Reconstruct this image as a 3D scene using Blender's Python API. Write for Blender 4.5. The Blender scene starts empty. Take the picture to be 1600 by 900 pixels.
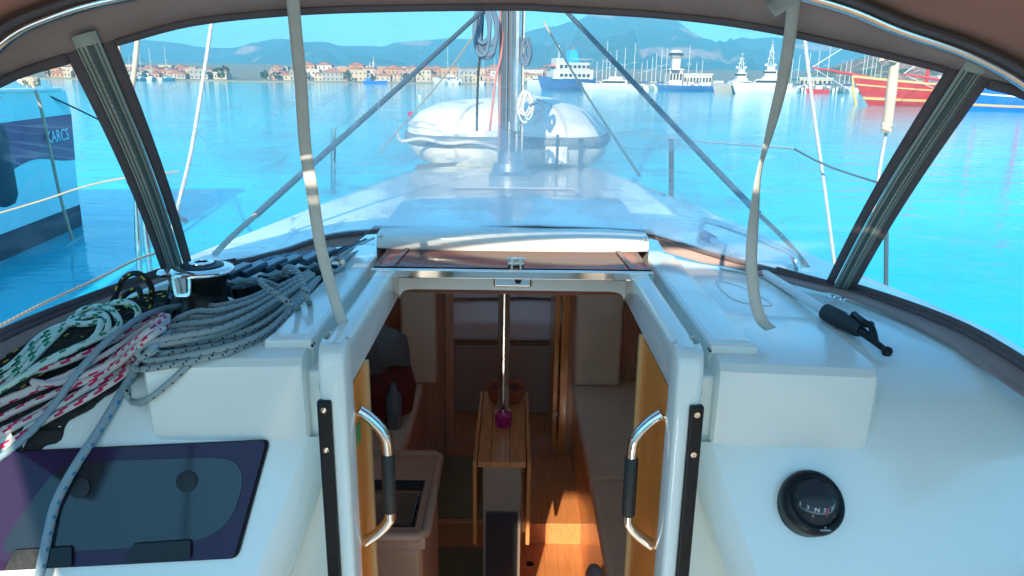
import bpy, bmesh, math, random
from math import sin, cos, pi, radians, sqrt, floor
from mathutils import Vector, Matrix, noise
random.seed(7)
SC = bpy.context.scene
COL = SC.collection

# ------------------------------------------------------------------ camera, sky, sun, exposure
PITCH, ROLL, FPX = 15.83, 0.75, 1150.0
SEA = -2.3                                   # sea level below the eye
cam_d = bpy.data.cameras.new('camera')
cam = bpy.data.objects.new('camera', cam_d)
COL.objects.link(cam)
cam_d.sensor_width = 36
cam_d.lens = 36 * FPX / 1600
cam_d.clip_start = 0.02
cam_d.clip_end = 20000
CR = Matrix.Rotation(radians(90 - PITCH), 3, 'X') @ Matrix.Rotation(radians(ROLL), 3, 'Z')
cam.matrix_world = CR.to_4x4()
SC.camera = cam

SUN_AZ, SUN_EL = 12.0, 25.0                  # degrees left of straight astern, degrees up
SUN_DIR = Vector((-sin(radians(SUN_AZ)) * cos(radians(SUN_EL)), -cos(radians(SUN_AZ)) * cos(radians(SUN_EL)), sin(radians(SUN_EL))))
w = bpy.data.worlds.new('World')
SC.world = w
w.use_nodes = True
nt = w.node_tree
bg = nt.nodes['Background']
sky = nt.nodes.new('ShaderNodeTexSky')
sky.sky_type = 'NISHITA'
sky.sun_disc = False
sky.sun_elevation = radians(SUN_EL + 10)
sky.sun_rotation = radians(180 + SUN_AZ)
sky.air_density = 1.0
sky.dust_density = 0.4
sky.ozone_density = 1.6
tint = nt.nodes.new('ShaderNodeMix')
tint.data_type = 'RGBA'
tint.blend_type = 'MULTIPLY'
tint.inputs[0].default_value = 1.0
tint.inputs[7].default_value = (0.40, 0.85, 1.04, 1)
nt.links.new(sky.outputs[0], tint.inputs[6])
nt.links.new(tint.outputs[2], bg.inputs[0])
bg.inputs[1].default_value = 0.14
sun_d = bpy.data.lights.new('sun', 'SUN')
sun_d.energy = 4.6
sun_d.angle = radians(0.5)
sun_d.color = (1.0, 0.86, 0.66)
sun = bpy.data.objects.new('sun', sun_d)
COL.objects.link(sun)
sun.rotation_euler = SUN_DIR.to_track_quat('Z', 'Y').to_euler()
SC.view_settings.view_transform = 'Standard'
SC.view_settings.look = 'None'
SC.view_settings.gamma = 1
SC.view_settings.exposure = 1.65
SC.render.engine = 'CYCLES'
SC.cycles.max_bounces = 10
SC.cycles.diffuse_bounces = 8
SC.cycles.transparent_max_bounces = 16
SC.cycles.use_denoising = True

# ------------------------------------------------------------------ rays through the photograph, used to measure where things stand
def ray(px, py):
    d = CR @ Vector(((px - 800) / FPX, (450 - py) / FPX, -1))
    return d / d.y
def Y(px, py, y): return ray(px, py) * y
def Z(px, py, z):
    d = ray(px, py)
    return d * (z / d.z)
PROFILE = [(0.9, -1.52), (1.10, -1.10), (1.195, -0.90), (1.30, -0.676), (1.345, -0.605), (1.40, -0.565), (1.48, -0.538), (1.60, -0.522), (1.8, -0.512), (2.2, -0.50), (3.0, -0.492), (4.0, -0.51), (6.5, -0.565)]
def prof(y, side=False):
    P = PROFILE
    if y <= P[0][0]: return P[0][1]
    for (a, b), (c, d) in zip(P, P[1:]):
        if y <= c: return b + (d - b) * (y - a) / (c - a)
    return P[-1][1]
def deck_z(x, y):
    ax = abs(x)
    zc = prof(y)
    if y > 1.3: zc -= 0.05 * max(0, ax - 0.45) ** 2
    if 0.385 < ax < 0.70 and 1.289 < y < 1.65:                       # moulded block beside the companionway
        zc = max(zc, -0.508 - 0.03 * (ax - 0.39))
    return zc
def S(px, py, h=0.0):                                               # where the ray meets the deck moulding, h above it
    d = ray(px, py)
    t, hit = 0.8, None
    while t < 4:
        p = d * t
        if p.z - h <= deck_z(p.x, p.y):
            if 0.385 < abs(p.x) < 0.704 and p.y < 1.31 and p.z < -0.525: p = p + Vector((0, -0.009, 0))
            return p
        t += 0.004
    return d * 2.0

# ------------------------------------------------------------------ materials
MATS = {}
def mat(name, col, rough=0.5, metal=0.0, var=0.0, vscale=8.0, bump=0.0, bscale=60.0, coat=0.0, spec=None, stretch=None, trans=0.0, sub=0.0):
    if name in MATS: return MATS[name]
    m = bpy.data.materials.new(name)
    m.use_nodes = True
    n = m.node_tree.nodes; l = m.node_tree.links
    p = n['Principled BSDF']
    p.inputs['Base Color'].default_value = (*col, 1)
    p.inputs['Roughness'].default_value = rough
    p.inputs['Metallic'].default_value = metal
    p.inputs['Coat Weight'].default_value = coat
    p.inputs['Coat Roughness'].default_value = 0.06
    p.inputs['Transmission Weight'].default_value = trans
    if spec is not None: p.inputs['Specular IOR Level'].default_value = spec
    tc = n.new('ShaderNodeTexCoord')
    src = tc.outputs['Object']
    if stretch:
        mp = n.new('ShaderNodeMapping'); mp.inputs['Scale'].default_value = stretch
        l.new(src, mp.inputs[0]); src = mp.outputs[0]
    if var > 0:
        nz = n.new('ShaderNodeTexNoise'); nz.inputs['Scale'].default_value = vscale; nz.inputs['Detail'].default_value = 6
        l.new(src, nz.inputs['Vector'])
        mr = n.new('ShaderNodeMapRange'); mr.inputs[1].default_value = 0.25; mr.inputs[2].default_value = 0.75
        mr.inputs[3].default_value = 1 - var; mr.inputs[4].default_value = 1 + var * 0.6
        l.new(nz.outputs['Fac'], mr.inputs[0])
        hv = n.new('ShaderNodeHueSaturation'); hv.inputs['Color'].default_value = (*col, 1)
        l.new(mr.outputs[0], hv.inputs['Value']); l.new(hv.outputs[0], p.inputs['Base Color'])
        rr = n.new('ShaderNodeMapRange'); rr.inputs[1].default_value = 0.3; rr.inputs[2].default_value = 0.7
        rr.inputs[3].default_value = max(0, rough - 0.04); rr.inputs[4].default_value = min(1, rough + 0.07)
        l.new(nz.outputs['Fac'], rr.inputs[0]); l.new(rr.outputs[0], p.inputs['Roughness'])
    if bump > 0:
        nb = n.new('ShaderNodeTexNoise'); nb.inputs['Scale'].default_value = bscale; nb.inputs['Detail'].default_value = 4
        l.new(src, nb.inputs['Vector'])
        b = n.new('ShaderNodeBump'); b.inputs['Strength'].default_value = bump; b.inputs['Distance'].default_value = 0.01
        l.new(nb.outputs['Fac'], b.inputs['Height']); l.new(b.outputs[0], p.inputs['Normal'])
    MATS[name] = m
    return m

def M_(name): return MATS[name]
GEL = mat('gelcoat', (0.78, 0.81, 0.76), 0.17, var=0.05, vscale=3, bump=0.02, bscale=6, coat=0.35)
GELW = mat('warm_white_moulding', (0.76, 0.78, 0.72), 0.22, var=0.04, vscale=4)
NONSKID = mat('deck_non_skid', (0.68, 0.72, 0.72), 0.6, var=0.08, vscale=12, bump=0.3, bscale=400)
CHROME = mat('polished_steel', (0.78, 0.78, 0.76), 0.07, 1.0, var=0.06, vscale=20)
ALU = mat('anodised_aluminium', (0.60, 0.62, 0.62), 0.28, 0.9, var=0.08, vscale=12, stretch=(6, 6, 0.6))
BLACK = mat('black_plastic', (0.010, 0.013, 0.016), 0.32, var=0.25, vscale=20, bump=0.05, bscale=120, spec=0.25)
RUBBER = mat('black_rubber', (0.02, 0.024, 0.026), 0.55, bump=0.1, bscale=200)
DRUM = mat('black_winch_drum', (0.02, 0.019, 0.018), 0.3, 0.6, var=0.3, vscale=8, bump=0.1, bscale=90)
CANVAS = mat('taupe_canvas', (0.36, 0.26, 0.235), 0.85, var=0.12, vscale=10, bump=0.35, bscale=700)
CANVAS_D = mat('dark_canvas_edging', (0.13, 0.10, 0.105), 0.8, var=0.15, vscale=14, bump=0.35, bscale=600)
CANVAS_R = mat('brown_roof_canvas', (0.40, 0.24, 0.19), 0.85, var=0.08, vscale=7, bump=0.3, bscale=700)
ZIPT = mat('grey_zip_tape', (0.46, 0.49, 0.42), 0.75, var=0.12, vscale=20, bump=0.3, bscale=500)
ZIPD = mat('zip_teeth_dark', (0.10, 0.14, 0.13), 0.5)
WEB = mat('grey_webbing', (0.60, 0.60, 0.55), 0.8, var=0.08, vscale=30, bump=0.4, bscale=500)
WOOD = mat('cherry_veneer', (0.62, 0.22, 0.05), 0.3, var=0.25, vscale=9, stretch=(6, 6, 0.7), coat=0.3)
HONEY = mat('honey_veneer', (0.90, 0.29, 0.05), 0.35, var=0.12, vscale=7, stretch=(5, 5, 0.6), coat=0.3)
WOODH = mat('cherry_floorboard', (0.62, 0.24, 0.08), 0.3, var=0.22, vscale=10, stretch=(8, 0.6, 6), coat=0.3)
WOODD = mat('dark_cherry_veneer', (0.50, 0.23, 0.13), 0.35, var=0.25, vscale=8, stretch=(6, 6, 0.7), coat=0.2)
WOODL = mat('pale_wood_edge', (0.60, 0.36, 0.15), 0.4, var=0.15, vscale=10, stretch=(8, 8, 0.6))
CUSH = mat('taupe_upholstery', (0.74, 0.50, 0.33), 0.9, var=0.1, vscale=6, bump=0.3, bscale=300)
LINER = mat('cream_liner', (0.82, 0.62, 0.44), 0.6, var=0.06)
SHEET = mat('white_bed_linen', (0.84, 0.72, 0.70), 0.9, var=0.06, bump=0.3, bscale=12)
COUNTER = mat('beige_worktop_moulding', (0.46, 0.27, 0.18), 0.3, var=0.06)
SINKM = mat('dark_sink_glass', (0.03, 0.035, 0.04), 0.15, coat=0.6)
FLOORD = mat('olive_cabin_sole', (0.20, 0.16, 0.08), 0.5, var=0.2, vscale=8)
DARKP = mat('dark_locker_panel', (0.035, 0.035, 0.045), 0.3)
REDBAG = mat('dark_red_bag_fabric', (0.16, 0.02, 0.015), 0.8, var=0.3, vscale=12, bump=0.5, bscale=40)
GREYCL = mat('grey_fabric', (0.13, 0.12, 0.11), 0.85, var=0.2, bump=0.5, bscale=40)
BASK = mat('orange_basket_cloth', (0.45, 0.09, 0.03), 0.8, var=0.35, vscale=40, bump=0.6, bscale=60)
PINK = mat('magenta_glass', (0.45, 0.01, 0.14), 0.15, var=0.3, vscale=60)
GREEN = mat('green_sticker', (0.05, 0.35, 0.12), 0.5)
WHITEP = mat('white_paint', (0.80, 0.80, 0.78), 0.35, var=0.05)
WHITE2 = mat('white_plastic', (0.74, 0.76, 0.76), 0.35)
PURPLE = mat('purple_stripe_vinyl', (0.17, 0.055, 0.17), 0.35, var=0.15, vscale=2)
BLUEHULL = mat('pale_blue_hull', (0.46, 0.84, 0.86), 0.22, var=0.04, vscale=1)
ANTIF = mat('dark_antifouling', (0.008, 0.045, 0.075), 0.6, var=0.4, vscale=6)
FEND = mat('dark_blue_fender', (0.01, 0.05, 0.08), 0.6, bump=0.2)
LETTER = mat('pale_blue_lettering', (0.45, 0.75, 0.85), 0.5)
HYP = mat('dinghy_white_fabric', (0.72, 0.70, 0.62), 0.55, var=0.08, vscale=5, bump=0.15, bscale=8)
HYPG = mat('dinghy_grey_band', (0.16, 0.20, 0.22), 0.5, var=0.2, vscale=14)
DARKLINE = mat('dark_blue_grey_rope', (0.045, 0.085, 0.11), 0.75, bump=0.5, bscale=400)
HALY = mat('blue_grey_halyard', (0.10, 0.15, 0.21), 0.8, bump=0.5, bscale=300)
CREAMR = mat('cream_shroud_cover', (0.60, 0.45, 0.33), 0.7, var=0.15, vscale=14, bump=0.3, bscale=80)
WIRE = mat('pale_braided_line', (0.55, 0.54, 0.50), 0.6, bump=0.9, bscale=160)
REDR = mat('red_line', (0.5, 0.15, 0.12), 0.8)
BLUEP = mat('blue_plastic', (0.02, 0.16, 0.34), 0.35)
REDP = mat('red_paint', (0.50, 0.02, 0.02), 0.4, var=0.15, vscale=2)
REDM = mat('maroon_hull_paint', (0.42, 0.022, 0.018), 0.35, var=0.2, vscale=1.5)
BLUB = mat('blue_boat_paint', (0.01, 0.13, 0.55), 0.3, var=0.12, vscale=1.5)
GOLD = mat('ochre_trim', (0.58, 0.36, 0.14), 0.5, var=0.2, vscale=3)
NAVY = mat('navy_ship_paint', (0.02, 0.10, 0.25), 0.4, var=0.1)
CYANP = mat('bright_blue_funnel', (0.02, 0.35, 0.75), 0.4)
WINDK = mat('dark_window_glass', (0.03, 0.04, 0.05), 0.1)
STONE = mat('pale_quay_stone', (0.42, 0.38, 0.33), 0.8, var=0.2, vscale=1)
BLACKCL = mat('black_cloth_bag', (0.012, 0.013, 0.013), 0.8, var=0.4, vscale=14, bump=0.8, bscale=30)
PAPER = mat('white_paper_label', (0.50, 0.62, 0.62), 0.6)

def acrylic(name, col, trn):
    m = mat(name, col, 0.06, trans=0)
    n = m.node_tree.nodes; l = m.node_tree.links
    t = n.new('ShaderNodeBsdfTransparent'); t.inputs[0].default_value = (*[min(1, c * 3.5) for c in col], 1)
    mx = n.new('ShaderNodeMixShader'); mx.inputs[0].default_value = trn
    out = n['Material Output']
    l.new(n['Principled BSDF'].outputs[0], mx.inputs[1]); l.new(t.outputs[0], mx.inputs[2]); l.new(mx.outputs[0], out.inputs[0])
    return m
ACRP = acrylic('purple_tinted_acrylic', (0.035, 0.020, 0.060), 0.15)
ACRP.node_tree.nodes['Principled BSDF'].inputs['Specular IOR Level'].default_value = 0.2
ACRB = acrylic('brown_tinted_acrylic', (0.28, 0.13, 0.11), 0.5)
SMOKE = acrylic('smoked_dome_glass', (0.25, 0.27, 0.3), 0.88)

def translucent(m, col, f):
    n = m.node_tree.nodes; l = m.node_tree.links
    t = n.new('ShaderNodeBsdfTranslucent'); t.inputs[0].default_value = (*col, 1)
    mx = n.new('ShaderNodeMixShader'); mx.inputs[0].default_value = f
    l.new(n['Principled BSDF'].outputs[0], mx.inputs[1]); l.new(t.outputs[0], mx.inputs[2]); l.new(mx.outputs[0], n['Material Output'].inputs[0])
    return m
translucent(CANVAS_R, (.60, .30, .20), .4)
CREAMC = translucent(mat('cream_shade_canvas', (.66, .62, .54), .9, bump=.2, bscale=600), (.80, .72, .58), .55)  # translucent so the added canopy throws warm fill light on the bulkhead
def vinyl(name, milk, centre=None):
    """clear window vinyl: see-through, weakly glossy, rippled and with cloudy scuffs"""
    m = bpy.data.materials.new(name); m.use_nodes = True
    n = m.node_tree.nodes; l = m.node_tree.links
    n.remove(n['Principled BSDF'])
    out = n['Material Output']
    tc = n.new('ShaderNodeTexCoord')
    def nz(scale, det, st=(1, 1, 1), rough=0.6, dist=0.0):
        mp = n.new('ShaderNodeMapping'); mp.inputs['Scale'].default_value = st
        l.new(tc.outputs['Object'], mp.inputs[0])
        k = n.new('ShaderNodeTexNoise'); k.inputs['Scale'].default_value = scale; k.inputs['Detail'].default_value = det
        k.inputs['Roughness'].default_value = rough; k.inputs['Distortion'].default_value = dist
        l.new(mp.outputs[0], k.inputs['Vector']); return k.outputs['Fac']
    def mr(v, a, b, c, d):
        k = n.new('ShaderNodeMapRange'); k.interpolation_type = 'SMOOTHSTEP'
        for i, q in enumerate((a, b, c, d)): k.inputs[i + 1].default_value = q
        l.new(v, k.inputs[0]); return k.outputs[0]
    def mul(a, b, op='MULTIPLY'):
        k = n.new('ShaderNodeMath'); k.operation = op; k.use_clamp = False
        for i, q in enumerate((a, b)):
            if isinstance(q, (int, float)): k.inputs[i].default_value = q
            else: l.new(q, k.inputs[i])
        return k.outputs[0]
    clouds = mr(nz(3.2, 5, (1, 1, 1.2), 0.6, 0.6), 0.42, 0.72, 0.0, 1.0)
    streak = mr(nz(5, 6, (0.8, 1.0, 3.4), 0.6, 0.5), 0.5, 0.72, 0.0, 1.0)
    spots = mr(nz(160, 2), 0.70, 0.76, 0.0, 1.0)
    fac = mul(clouds, 0.5, 'MULTIPLY')
    fac = mul(fac, mul(streak, 0.45), 'ADD')
    if centre:                                                      # scuffed patch where the panel is folded
        sp = n.new('ShaderNodeVectorMath'); sp.operation = 'SUBTRACT'; sp.inputs[1].default_value = centre[:3]
        l.new(tc.outputs['Object'], sp.inputs[0])
        sc = n.new('ShaderNodeVectorMath'); sc.operation = 'MULTIPLY'; sc.inputs[1].default_value = centre[3:]
        l.new(sp.outputs[0], sc.inputs[0])
        ln = n.new('ShaderNodeVectorMath'); ln.operation = 'LENGTH'; l.new(sc.outputs[0], ln.inputs[0])
        reg = mr(ln.outputs['Value'], 0.25, 1.1, 1.0, 0.12)
        fac = mul(mul(fac, reg), mul(reg, 0.38), 'ADD')
    cz = mul(nz(2.2, 3, (1.0, 1.0, 2.6), 0.55, 1.2), 0.5, 'SUBTRACT')
    ca = n.new('ShaderNodeMath'); ca.operation = 'ABSOLUTE'; l.new(cz, ca.inputs[0])
    crease_shine = mul(mr(ca.outputs[0], 0.0, 0.022, 1.0, 0.0), mr(nz(6, 3), 0.45, 0.62, 0.0, 1.0))  # thin white lines painted as highlights along the vinyl creases
    if centre: crease_shine = mul(crease_shine, reg)
    fac = mul(mul(fac, milk), mul(crease_shine, 0.75 if centre else 0.2), 'ADD')
    fac = mul(fac, mul(spots, 0.10), 'ADD')
    fac = mul(fac, 0.02, 'ADD')
    fc = n.new('ShaderNodeClamp'); fc.inputs['Max'].default_value = 0.75; l.new(fac, fc.inputs[0])
    tr = n.new('ShaderNodeBsdfTransparent'); tr.inputs[0].default_value = (0.955, 0.985, 0.99, 1)
    df = n.new('ShaderNodeBsdfDiffuse'); df.inputs[0].default_value = (0.85, 0.88, 0.88, 1)
    tl = n.new('ShaderNodeBsdfTranslucent'); tl.inputs[0].default_value = (0.85, 0.88, 0.88, 1)
    milkb = n.new('ShaderNodeMixShader'); milkb.inputs[0].default_value = 0.5
    l.new(df.outputs[0], milkb.inputs[1]); l.new(tl.outputs[0], milkb.inputs[2])
    m1 = n.new('ShaderNodeMixShader'); l.new(fc.outputs[0], m1.inputs[0]); l.new(tr.outputs[0], m1.inputs[1]); l.new(milkb.outputs[0], m1.inputs[2])
    gl = n.new('ShaderNodeBsdfGlossy'); gl.inputs['Roughness'].default_value = 0.07; gl.inputs[0].default_value = (0.9, 0.9, 0.9, 1)
    bp = n.new('ShaderNodeBump'); bp.inputs['Strength'].default_value = 0.25; bp.inputs['Distance'].default_value = 0.01
    l.new(nz(7, 3, (1, 1, 1), 0.5, 0.8), bp.inputs['Height']); l.new(bp.outputs[0], gl.inputs['Normal'])
    fr = n.new('ShaderNodeLayerWeight'); fr.inputs[0].default_value = 0.5
    frs = mul(mul(mul(fr.outputs['Facing'], 4.0, 'POWER'), 0.35), 0.022, 'ADD')
    m2 = n.new('ShaderNodeMixShader'); l.new(frs, m2.inputs[0]); l.new(m1.outputs[0], m2.inputs[1]); l.new(gl.outputs[0], m2.inputs[2])
    l.new(m2.outputs[0], out.inputs[0])
    MATS[name] = m
    return m
VINYL = vinyl('clear_vinyl_front', 1.15, (-0.03, 0.55, 0.14, 1.0, 1.0, 2.1))
VINYL_S = vinyl('clear_vinyl_side', 0.16)

def ropemat(name, base, fleck, density=0.33, freq=24.0, lanes=8, pair=True, rough=0.8):
    """braided rope: UV u runs along in metres, v around; flecks of a tracer yarn"""
    m = bpy.data.materials.new(name); m.use_nodes = True
    n = m.node_tree.nodes; l = m.node_tree.links; p = n['Principled BSDF']
    p.inputs['Roughness'].default_value = rough
    uv = n.new('ShaderNodeUVMap'); sp = n.new('ShaderNodeSeparateXYZ'); l.new(uv.outputs[0], sp.inputs[0])
    U, V = sp.outputs[0], sp.outputs[1]
    def ma(op, a, b=0.0, c=0.0):
        k = n.new('ShaderNodeMath'); k.operation = op
        for i, q in enumerate((a, b, c)):
            if isinstance(q, (int, float)): k.inputs[i].default_value = q
            else: l.new(q, k.inputs[i])
        return k.outputs[0]
    lane = ma('FLOOR', ma('MULTIPLY', V, lanes))
    even = ma('LESS_THAN', ma('MODULO', lane, 4.0), 1.5 if pair else 0.5)
    off = ma('MULTIPLY', ma('MODULO', lane, 2.0), 0.28)
    off2 = ma('MULTIPLY', ma('GREATER_THAN', lane, lanes / 2 - 0.5), 0.5)
    ph = ma('FRACT', ma('ADD', ma('ADD', ma('MULTIPLY', U, freq), off), off2))
    on = ma('LESS_THAN', ph, density)
    fac = ma('MULTIPLY', on, even)
    mx = n.new('ShaderNodeMix'); mx.data_type = 'RGBA'
    mx.inputs[6].default_value = (*base, 1); mx.inputs[7].default_value = (*fleck, 1)
    l.new(fac, mx.inputs[0])
    a = ma('SINE', ma('ADD', ma('MULTIPLY', U, 1700.0), ma('MULTIPLY', V, 2 * pi * 8)))
    b = ma('SINE', ma('SUBTRACT', ma('MULTIPLY', U, 1700.0), ma('MULTIPLY', V, 2 * pi * 8)))
    br = ma('MULTIPLY', a, b)
    hs = n.new('ShaderNodeHueSaturation'); l.new(mx.outputs[2], hs.inputs['Color'])
    l.new(ma('MULTIPLY_ADD', br, 0.14, 0.95), hs.inputs['Value'])
    l.new(hs.outputs[0], p.inputs['Base Color'])
    bu = n.new('ShaderNodeBump'); bu.inputs['Strength'].default_value = 0.55; bu.inputs['Distance'].default_value = 0.0012
    l.new(br, bu.inputs['Height']); l.new(bu.outputs[0], p.inputs['Normal'])
    MATS[name] = m
    return m
R_GREY = ropemat('grey_braid_black_fleck', (0.34, 0.42, 0.43), (0.02, 0.03, 0.05), 0.16, 44)
R_BLUE = ropemat('grey_braid_blue_fleck', (0.26, 0.38, 0.45), (0.02, 0.22, 0.42), 0.25, 34)
R_GREEN = ropemat('white_braid_green_fleck', (0.58, 0.82, 0.76), (0.0, 0.24, 0.12), 0.34, 26)
R_RED = ropemat('white_braid_red_fleck', (0.66, 0.64, 0.64), (0.60, 0.005, 0.10), 0.45, 24)
R_BLACK = ropemat('black_braid_yellow_fleck', (0.012, 0.013, 0.012), (0.60, 0.55, 0.05), 0.28, 26, 8, False)
R_BEIGE = ropemat('beige_twisted_rope', (0.55, 0.42, 0.30), (0.35, 0.25, 0.17), 0.5, 60)

# ------------------------------------------------------------------ mesh builder
class B:
    def __init__(s): s.v = []; s.f = []; s.uv = {}
    def quad(s, *p):
        i = len(s.v); s.v += [Vector(q) for q in p]; s.f.append(list(range(i, i + len(p)))); return s
    def box(s, x0, x1, y0, y1, z0, z1):
        i = len(s.v)
        s.v += [Vector((x, y, z)) for z in (z0, z1) for y in (y0, y1) for x in (x0, x1)]
        for f in ((0, 2, 3, 1), (4, 5, 7, 6), (0, 1, 5, 4), (2, 6, 7, 3), (0, 4, 6, 2), (1, 3, 7, 5)): s.f.append([i + k for k in f])
        return s
    def obox(s, c, ax, ay, az, hx, hy, hz):                         # oriented box
        c, ax, ay, az = Vector(c), Vector(ax).normalized(), Vector(ay).normalized(), Vector(az).normalized()
        i = len(s.v)
        s.v += [c + ax * hx * a + ay * hy * b + az * hz * d for d in (-1, 1) for b in (-1, 1) for a in (-1, 1)]
        for f in ((0, 2, 3, 1), (4, 5, 7, 6), (0, 1, 5, 4), (2, 6, 7, 3), (0, 4, 6, 2), (1, 3, 7, 5)): s.f.append([i + k for k in f])
        return s
    def grid(s, rows, close_u=False, close_v=False, skip=None):
        i = len(s.v); n = len(rows[0]); m = len(rows)
        for r in rows: s.v += [Vector(p) for p in r]
        for a in range(m if close_v else m - 1):
            for b in range(n if close_u else n - 1):
                if skip and skip(a, b): continue
                s.f.append([i + a * n + b, i + a * n + (b + 1) % n, i + ((a + 1) % m) * n + (b + 1) % n, i + ((a + 1) % m) * n + b])
        return s
    def prism(s, pts, off):                                         # polygon swept by off
        i = len(s.v); n = len(pts); off = Vector(off)
        s.v += [Vector(p) for p in pts] + [Vector(p) + off for p in pts]
        s.f.append(list(range(i, i + n))[::-1]); s.f.append(list(range(i + n, i + 2 * n)))
        for k in range(n): s.f.append([i + k, i + (k + 1) % n, i + n + (k + 1) % n, i + n + k])
        return s
    def tube(s, pts, r, n=10, caps=True, flat=None, uvm=False):
        pts = [Vector(p) for p in pts]; m = len(pts)
        rr = r if isinstance(r, (list, tuple)) else [r] * m
        i = len(s.v); t0 = (pts[1] - pts[0]).normalized()
        up = Vector(flat[2]).normalized() if flat else (Vector((0, 0, 1)) if abs(t0.z) < 0.9 else Vector((1, 0, 0)))
        nrm = (up - t0 * up.dot(t0)).normalized(); L = 0.0
        us = []
        for k, p in enumerate(pts):
            t = (pts[min(k + 1, m - 1)] - pts[max(k - 1, 0)])
            t = t.normalized() if t.length > 1e-9 else t0
            nrm = nrm - t * nrm.dot(t)
            nrm = nrm.normalized() if nrm.length > 1e-6 else t.orthogonal().normalized()
            bn = t.cross(nrm)
            if k: L += (p - pts[k - 1]).length
            us.append(L)
            a_, b_ = (flat[0], flat[1]) if flat else (1, 1)
            for j in range(n):
                a = 2 * pi * j / n
                s.v.append(p + (nrm * cos(a) * b_ + bn * sin(a) * a_) * rr[k])
        for k in range(m - 1):
            for j in range(n):
                f = [i + k * n + j, i + k * n + (j + 1) % n, i + (k + 1) * n + (j + 1) % n, i + (k + 1) * n + j]
                if uvm: s.uv[len(s.f)] = [(us[k], j / n), (us[k], (j + 1) / n), (us[k + 1], (j + 1) / n), (us[k + 1], j / n)]
                s.f.append(f)
        if caps:
            s.f.append([i + j for j in range(n)][::-1]); s.f.append([i + (m - 1) * n + j for j in range(n)])
        return s
    def lathe(s, prof_, c=(0, 0, 0), axis=(0, 0, 1), n=28, sx=1, sy=1):
        c = Vector(c); az = Vector(axis).normalized()
        ax = az.orthogonal().normalized() if abs(az.z) < 0.999 else Vector((1, 0, 0)); ay = az.cross(ax)
        rows = [[c + ax * r * cos(2 * pi * k / n) * sx + ay * r * sin(2 * pi * k / n) * sy + az * h for k in range(n)] for r, h in prof_]
        i = len(s.v); s.grid(rows, close_u=True)
        s.f.append([i + k for k in range(n)][::-1]); s.f.append([i + (len(rows) - 1) * n + k for k in range(n)])
        return s

ORG = {}
def empty(name, loc=(0, 0, 0), parent=None):
    o = bpy.data.objects.new(name, None); COL.objects.link(o); o.location = loc; o.empty_display_size = 0.1
    ORG[o.name] = Vector(loc)
    return o
def tag(o, label, cat, group=None, kind=None):
    if label: o['label'] = label
    if cat: o['category'] = cat
    if group: o['group'] = group
    if kind: o['kind'] = kind
    return o
def ob(name, b, m, parent=None, bevel=0.0, seg=2, smooth=35, solid=0.0, subd=0, label=None, kind=None, org=None):
    me = bpy.data.meshes.new(name)
    o0 = ORG[parent.name] if parent else (Vector(org) if org is not None else Vector((0, 0, 0)))
    me.from_pydata([tuple(p - o0) for p in b.v], [], b.f)
    if b.uv:
        uvl = me.uv_layers.new(name='UVMap')
        for pi_, po in enumerate(me.polygons):
            q = b.uv.get(pi_)
            if q:
                for li, c in zip(po.loop_indices, q): uvl.data[li].uv = c
    me.validate(); me.update()
    bm = bmesh.new(); bm.from_mesh(me)
    bmesh.ops.recalc_face_normals(bm, faces=bm.faces)
    bm.to_mesh(me); bm.free()
    for p in me.polygons: p.use_smooth = bool(smooth)
    if smooth: me.set_sharp_from_angle(angle=radians(smooth))
    for q in (m if isinstance(m, (list, tuple)) else [m]): me.materials.append(q)
    o = bpy.data.objects.new(name, me); COL.objects.link(o)
    if parent:
        o.parent = parent; ORG[o.name] = o0
    else:
        o.location = o0; ORG[o.name] = o0
    if solid:
        s = o.modifiers.new('solid', 'SOLIDIFY'); s.thickness = solid; s.offset = 0
    if bevel:
        s = o.modifiers.new('bevel', 'BEVEL'); s.width = bevel; s.segments = seg; s.limit_method = 'ANGLE'; s.angle_limit = radians(35); s.harden_normals = True
    if subd:
        s = o.modifiers.new('subd', 'SUBSURF'); s.levels = subd; s.render_levels = subd
    if label: o['label'] = label
    if kind: o['kind'] = kind
    return o
def copy_tree(o, parent=None):
    c = o.copy(); COL.objects.link(c); ORG[c.name] = ORG.get(o.name, Vector())
    if parent: c.parent = parent
    for ch in list(o.children): copy_tree(ch, c)
    return c
def spline(pts, k=8, closed=False):
    P = [Vector(p) for p in pts]; n = len(P); out = []
    rng = range(n) if closed else range(n - 1)
    for i in rng:
        if closed: a, b, c, d = P[(i - 1) % n], P[i], P[(i + 1) % n], P[(i + 2) % n]
        else: a, b, c, d = P[max(i - 1, 0)], P[i], P[i + 1], P[min(i + 2, n - 1)]
        for j in range(k):
            t = j / k
            out.append(0.5 * ((2 * b) + (c - a) * t + (2 * a - 5 * b + 4 * c - d) * t * t + (3 * b - a - 3 * c + d) * t ** 3))
    out.append(P[0].copy() if closed else P[-1].copy())
    return out
def text(name, s, size, loc, rx, m, parent, extrude=0.0005, matrix=None):
    cu = bpy.data.curves.new(name, 'FONT'); cu.body = s; cu.size = size; cu.extrude = extrude; cu.align_x = 'CENTER'; cu.align_y = 'CENTER'; cu.resolution_u = 3
    t = bpy.data.objects.new(name + '_src', cu); COL.objects.link(t)
    bpy.context.view_layer.update()
    me = bpy.data.meshes.new_from_object(t.evaluated_get(bpy.context.evaluated_depsgraph_get()))
    bpy.data.objects.remove(t)
    M = matrix if matrix is not None else (Matrix.Translation(loc) @ rx.to_4x4())
    me.transform(Matrix.Translation(-ORG[parent.name]) @ M)
    me.materials.clear(); me.materials.append(m)
    o = bpy.data.objects.new(name, me); COL.objects.link(o); o.parent = parent
    return o

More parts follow.
